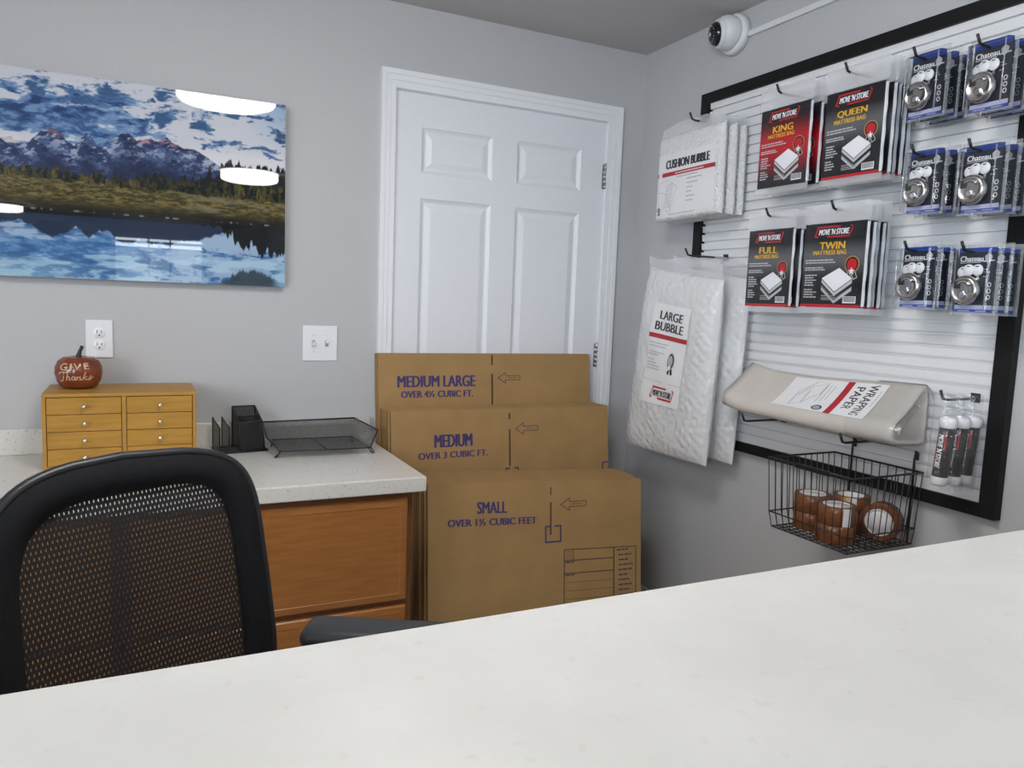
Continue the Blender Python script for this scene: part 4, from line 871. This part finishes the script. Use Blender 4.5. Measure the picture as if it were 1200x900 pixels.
p.rect(.533, .5, .5355, .86, M['greytxt'], 1, 1, 4); p.disc(.372, .20, .019, .12, M['ink_k'], 1); p.disc(.372, .20, .013, .085, M['greytxt'], 2)
for q in ([(.265, .15), (.262, .62), (.305, .95), (.345, .93), (.342, .62)], [(.268, .15), (.300, .30), (.335, .62)], [(.268, .55), (.295, .80), (.335, .90)], [(.300, .32), (.298, .70)]): p.line(q, .0035, M['greytxt'], 1)
part(p.build('label', t), 'white label reading WRAPPING PAPER')
m = MB(); vs = [];
for k in range(NS - 5, NS + 2): vs += [(wp(min(k, NS), i)[0] + (.022 if k > NS else 0), (wp(min(k, NS), i, 1.03 if k <= NS else .86))[1], wp(min(k, NS), i, 1.03 if k <= NS else .86)[2]) for i in range(n)]
m.add(vs, [(k * n + i, k * n + (i + 1) % n, (k + 1) * n + (i + 1) % n, (k + 1) * n + i) for k in range(6) for i in range(n)], M['tubebag'], True); part(m.build('plastic_wrap', t), 'crinkled clear wrap at the end')
hook(-.93, .926, .176, 'black hook under the left part of the wrapping paper', .026); hook(-1.317, .926, .176, 'black hook under the right part of the wrapping paper', .026)

# ------------------------------------------------------------------ tubes in clear bags at the panel's lower right
hook(-1.567, 1.080, .130, 'black hook holding the three bagged tubes by the lower right frame corner')
proto = None
for k, (d, y) in enumerate(((.132, -1.567), (.086, -1.570), (.040, -1.570))):
    if proto is None:
        o = empty('bagged_tube', (0, 0, 0), RW); b_ = empty('tube', (0, 0, 0), (0, R(4), 0), o)
        pf = lambda x, z, e: ((.0188 + e) * math.sin(x / .0188), -(.0188 + e) * math.cos(x / .0188), z)
        p = Print(pf, .0003); p.lathe([(.0185, .022), (.0185, .150)], M['tubeblk'], 22); p.line([(-.011, .040), (-.011, .080)], .004, M['red'], 1); p.line([(-.011, .040), (.006, .040)], .004, M['red'], 1); p.line([(.011, .095), (.011, .138)], .004, M['red'], 1); p.line([(.011, .138), (-.006, .138)], .004, M['red'], 1)
        p.text("MOVE 'N STORE", -.007, .007, .046, .132, M['white'], 2, .03, .2, rot=1); part(p.build('sleeve', b_), 'dark sleeve with red and white logo')
        m = MB(); m.lathe([(0, -.002), (.017, .0), (.020, .006), (.020, .020), (.018, .024)], M['foam'], 22); part(m.build('end_cap', b_), 'white bottom end cap')
        m = MB(); m.lathe([(.018, .148), (.021, .152), (.021, .168), (.018, .176), (0, .178)], M['foam'], 22); part(m.build('end_cap', b_), 'white top end cap')
        m = MB(); m.grid(lambda a, b: (-.033 + .066 * a, -.0225 - .004 * math.sin(a * PI) + .022 * abs(2 * a - 1) ** 2, -.014 + .245 * b), 10, 8, M['tubebag']); part(m.build('clear_bag', o), 'clear plastic bag'); proto = o
    else: o = copy_tree(proto)
    o.location = rw(d, y, .868); tag(o, ('front bagged dark tube with red logo beside the frame corner', 'middle bagged dark tube of the three on the lower right hook', 'rearmost bagged dark tube of the three on the lower right hook')[k], 'bagged tube', 'bagged dark tubes')

# ------------------------------------------------------------------ wire basket with packing tape
BY, BZ, BD = -1.302, .661, .255
t = tag(empty('wire_basket', (-.028, BY, BZ), RW), 'black wire basket hung on the panel under the wrapping paper', 'basket')
wr_ = .0021; ht = .205
def loop(pts, r_=wr_): return MB().tube(pts, r_, M['blackwire'], 6, True)
TX, BX = .148, .133
rim = [(-TX, 0, ht), (TX, 0, ht), (TX, -BD - .015, ht), (-TX, -BD - .015, ht)]; mid = [(-.139, 0, .045), (.139, 0, .045), (.139, -BD - .008, .045), (-.139, -BD - .008, .045)]; bot = [(-BX, 0, 0), (BX, 0, 0), (BX, -BD, 0), (-BX, -BD, 0)]
loop(rim, .0030).build('rim_wire', t); loop(mid).build('ring_wire', t); loop(bot).build('ring_wire', t)
m = MB()
for k in range(12):
    s_ = -1 + 2 * k / 11
    for pts in ([(s_ * TX, 0, ht), (s_ * .139, 0, .045), (s_ * BX, 0, 0), (s_ * BX, -BD, 0), (s_ * .139, -BD - .008, .045), (s_ * TX, -BD - .015, ht)],): m.tube(pts, .0015, M['blackwire'], 6)
for k in range(1, 11):
    f_ = k / 11; yb = -BD * f_; yt = -(BD + .015) * f_
    m.tube([(-TX, yt, ht), (-.139, -(BD + .008) * f_, .045), (-BX, yb, 0), (BX, yb, 0), (.139, -(BD + .008) * f_, .045), (TX, yt, ht)], .0015, M['blackwire'], 6)
for k in range(14): m.tube([(-BX, -BD * (k + .5) / 14, .0015), (BX, -BD * (k + .5) / 14, .0015)], .0011, M['blackwire'], 5)
m.build('wire_grid', t)
m = MB(); m.box((-.045, -BD - .0185, ht - .010), (.075, -BD - .0115, ht + .004), M['blackwire'], .002); m.build('front_plate', t)
for sx in (-.083, .121):
    m = MB(); m.tube([(sx, -.002, .0), (sx, -.002, ht + .035), (sx, .002, ht + .050), (sx, .008, ht + .052)], .0032, M['blackwire'], 8); m.tube([(sx + .004, -.004, ht + .050), (sx + .008, -.012, ht + .056)], .0026, M['blackwire'], 6); m.box((sx + .002, -.001, ht + .030), (sx + .008, .006, ht + .052), M['blackwire'], .001); m.build('hanger', t)
def tape_roll(ro=.052, ri=.038, h_=.050):
    o = empty('tape_roll')
    m = MB(); n = 36; pr = [(ri + .002, 0), (ro, 0), (ro, h_), (ri + .002, h_)]
    m.lathe([(ro - .001, .0), (ro, .001), (ro, h_ - .001), (ro - .001, h_)], M['tape'], n); m.f = [f for f in m.f if len(f) == 4]; m.mi = [0] * len(m.f); m.sm = [True] * len(m.f)
    for z in (0, h_): 
        vs = [(r_ * math.cos(2 * PI * k / n), r_ * math.sin(2 * PI * k / n), z) for r_ in (ri, ro - .001) for k in range(n)]; m.add(vs, [(k, (k + 1) % n, n + (k + 1) % n, n + k) for k in range(n)], M['tapeedge'])
    m.build('tape', o)
    m = MB(); vs = [(r_ * math.cos(2 * PI * k / n), r_ * math.sin(2 * PI * k / n), z) for r_, z in ((ri, -.0003), (ri - .004, -.0003), (ri - .004, h_ + .0003), (ri, h_ + .0003)) for k in range(n)]
    m.add(vs, [(r_ * n + k, r_ * n + (k + 1) % n, (r_ + 1) % 4 * n + (k + 1) % n, (r_ + 1) % 4 * n + k) for r_ in range(4) for k in range(n)], M['core'], True); part(m.build('core', o), 'white cardboard core'); return o
def disc_in(o, ro=.0335, h_=.050):    # white liner disc seen inside the roll
    m = MB(); m.lathe([(0, h_ - .002), (ro, h_ - .002), (ro, h_ - .004), (0, h_ - .004)], M['core'], 30); part(m.build('liner', o), 'white paper liner')
def sticker(o, a0, a1, ro, h_, mats, z0_=.0):
    m = MB(); k_ = len(mats)
    for i, mt in enumerate(mats):
        b0 = a0 + (a1 - a0) * i / k_; b1 = a0 + (a1 - a0) * (i + 1) / k_
        m.grid(lambda a, b: ((ro + .0006) * math.cos(b0 + (b1 - b0) * a), (ro + .0006) * math.sin(b0 + (b1 - b0) * a), z0_ + (h_ - z0_) * b), 4, 1, M[mt])
    part(m.build('sticker', o), 'pale paper sticker')
BF = BZ + .0045
defs = [((-.135, -1.228), 0, 'lower brown tape roll of the left stack in the wire basket'), ((-.133, -1.226), .0505, 'upper brown tape roll of the left stack in the wire basket'),
        ((-.185, -1.337), 0, 'lower brown tape roll of the middle stack in the wire basket'), ((-.180, -1.333), .0505, 'upper brown tape roll of the middle stack, white sticker on its side'),
        ((-.088, -1.300), 0.0, None)]
proto = tape_roll()
first = True
def put(label, loc, rot=(0, 0, 0)):
    global first
    o = proto if first else copy_tree(proto)
    first = False; o.location = loc; o.rotation_euler = rot; return tag(o, label, 'tape roll', 'rolls of brown packing tape')
rolls = [put('lower brown tape roll of the left stack in the wire basket', (-.187, -1.228, BF)), put('upper brown tape roll of the left stack in the wire basket', (-.185, -1.225, BF + .0508)),
         put('lower brown tape roll of the middle stack in the wire basket', (-.225, -1.345, BF)), put('upper brown tape roll of the middle stack, white sticker on its side', (-.220, -1.342, BF + .0508)),
         put('lower brown tape roll at the back of the basket against the panel', (-.084, -1.276, BF)), put('upper brown tape roll at the basket back with cream and tan stripes', (-.084, -1.274, BF + .0508)),
         put('brown tape roll standing on edge at the right end of the basket', (-.170, -1.405, BF + .0525), (0, PI / 2, R(12))), ]
rolls[6].location = (-.066, -1.374, BF + .0525)
rolls[6].rotation_euler = (PI / 2, 0, R(-68))
for r_ in (rolls[1], rolls[3], rolls[6]): disc_in(r_)
sticker(rolls[3], R(238), R(262), .052, .050, ['white']); sticker(rolls[5], R(190), R(236), .052, .050, ['tan', 'cream', 'white'])

# ------------------------------------------------------------------ security camera and cable raceway
t = tag(empty('security_camera', (0, -.555, 2.272), RW), 'white dome security camera high on the right wall near the ceiling', 'security camera')
RX = Matrix.Rotation(PI / 2, 4, 'X')       # lathe axis +Z -> -Y (into the room)
MB().lathe([(.070, 0), (.070, .022), (.067, .028), (.060, .032), (0, .032)], M['camwhite'], 40, RX).build('mount', t)
m = MB(); m.lathe([(.058, .030), (.0585, .040), (.060, .048), (.057, .066), (.049, .080), (.040, .088), (.036, .0885)], M['camwhite'], 40, RX @ Matrix.Translation((0, 0, 0))); m.build('shell', t)
D = Matrix.Translation((-.004, -.062, -.004)) @ Matrix.Rotation(R(-18), 4, 'Z') @ Matrix.Rotation(R(8), 4, 'X') @ RX
m = MB(); m.lathe([(.049, -.010), (.051, .012), (.050, .020), (.045, .024), (.041, .0245)], M['camwhite'], 40, D); m.build('bezel', t)
m = MB(); m.lathe([(.0415, .023), (.040, .030), (.034, .040), (.022, .047), (0, .050)], M['dome'], 36, D); dm = m.build('lens_dome', t)
m = MB()
for k in range(14):
    a = 2 * PI * k / 14; m.lathe([(.0022, 0), (.0014, .0018), (0, .002)], M['chrome'], 8, D @ Matrix.Translation((.026 * math.cos(a), .026 * math.sin(a), .0438)))
m.lathe([(.010, .0490), (.008, .0515), (0, .052)], M['chrome'], 16, D); part(m.build('led_ring', dm), 'ring of small infrared lights')
m = MB(); m.box((0, -.012, -.010), (2.0, 0, .010), M['camwhite'], .002); tag(m.build('cable_raceway', loc=(0, -.622, 2.257), rot=RW), 'white cable raceway running along the right wall from the camera', 'cable raceway')
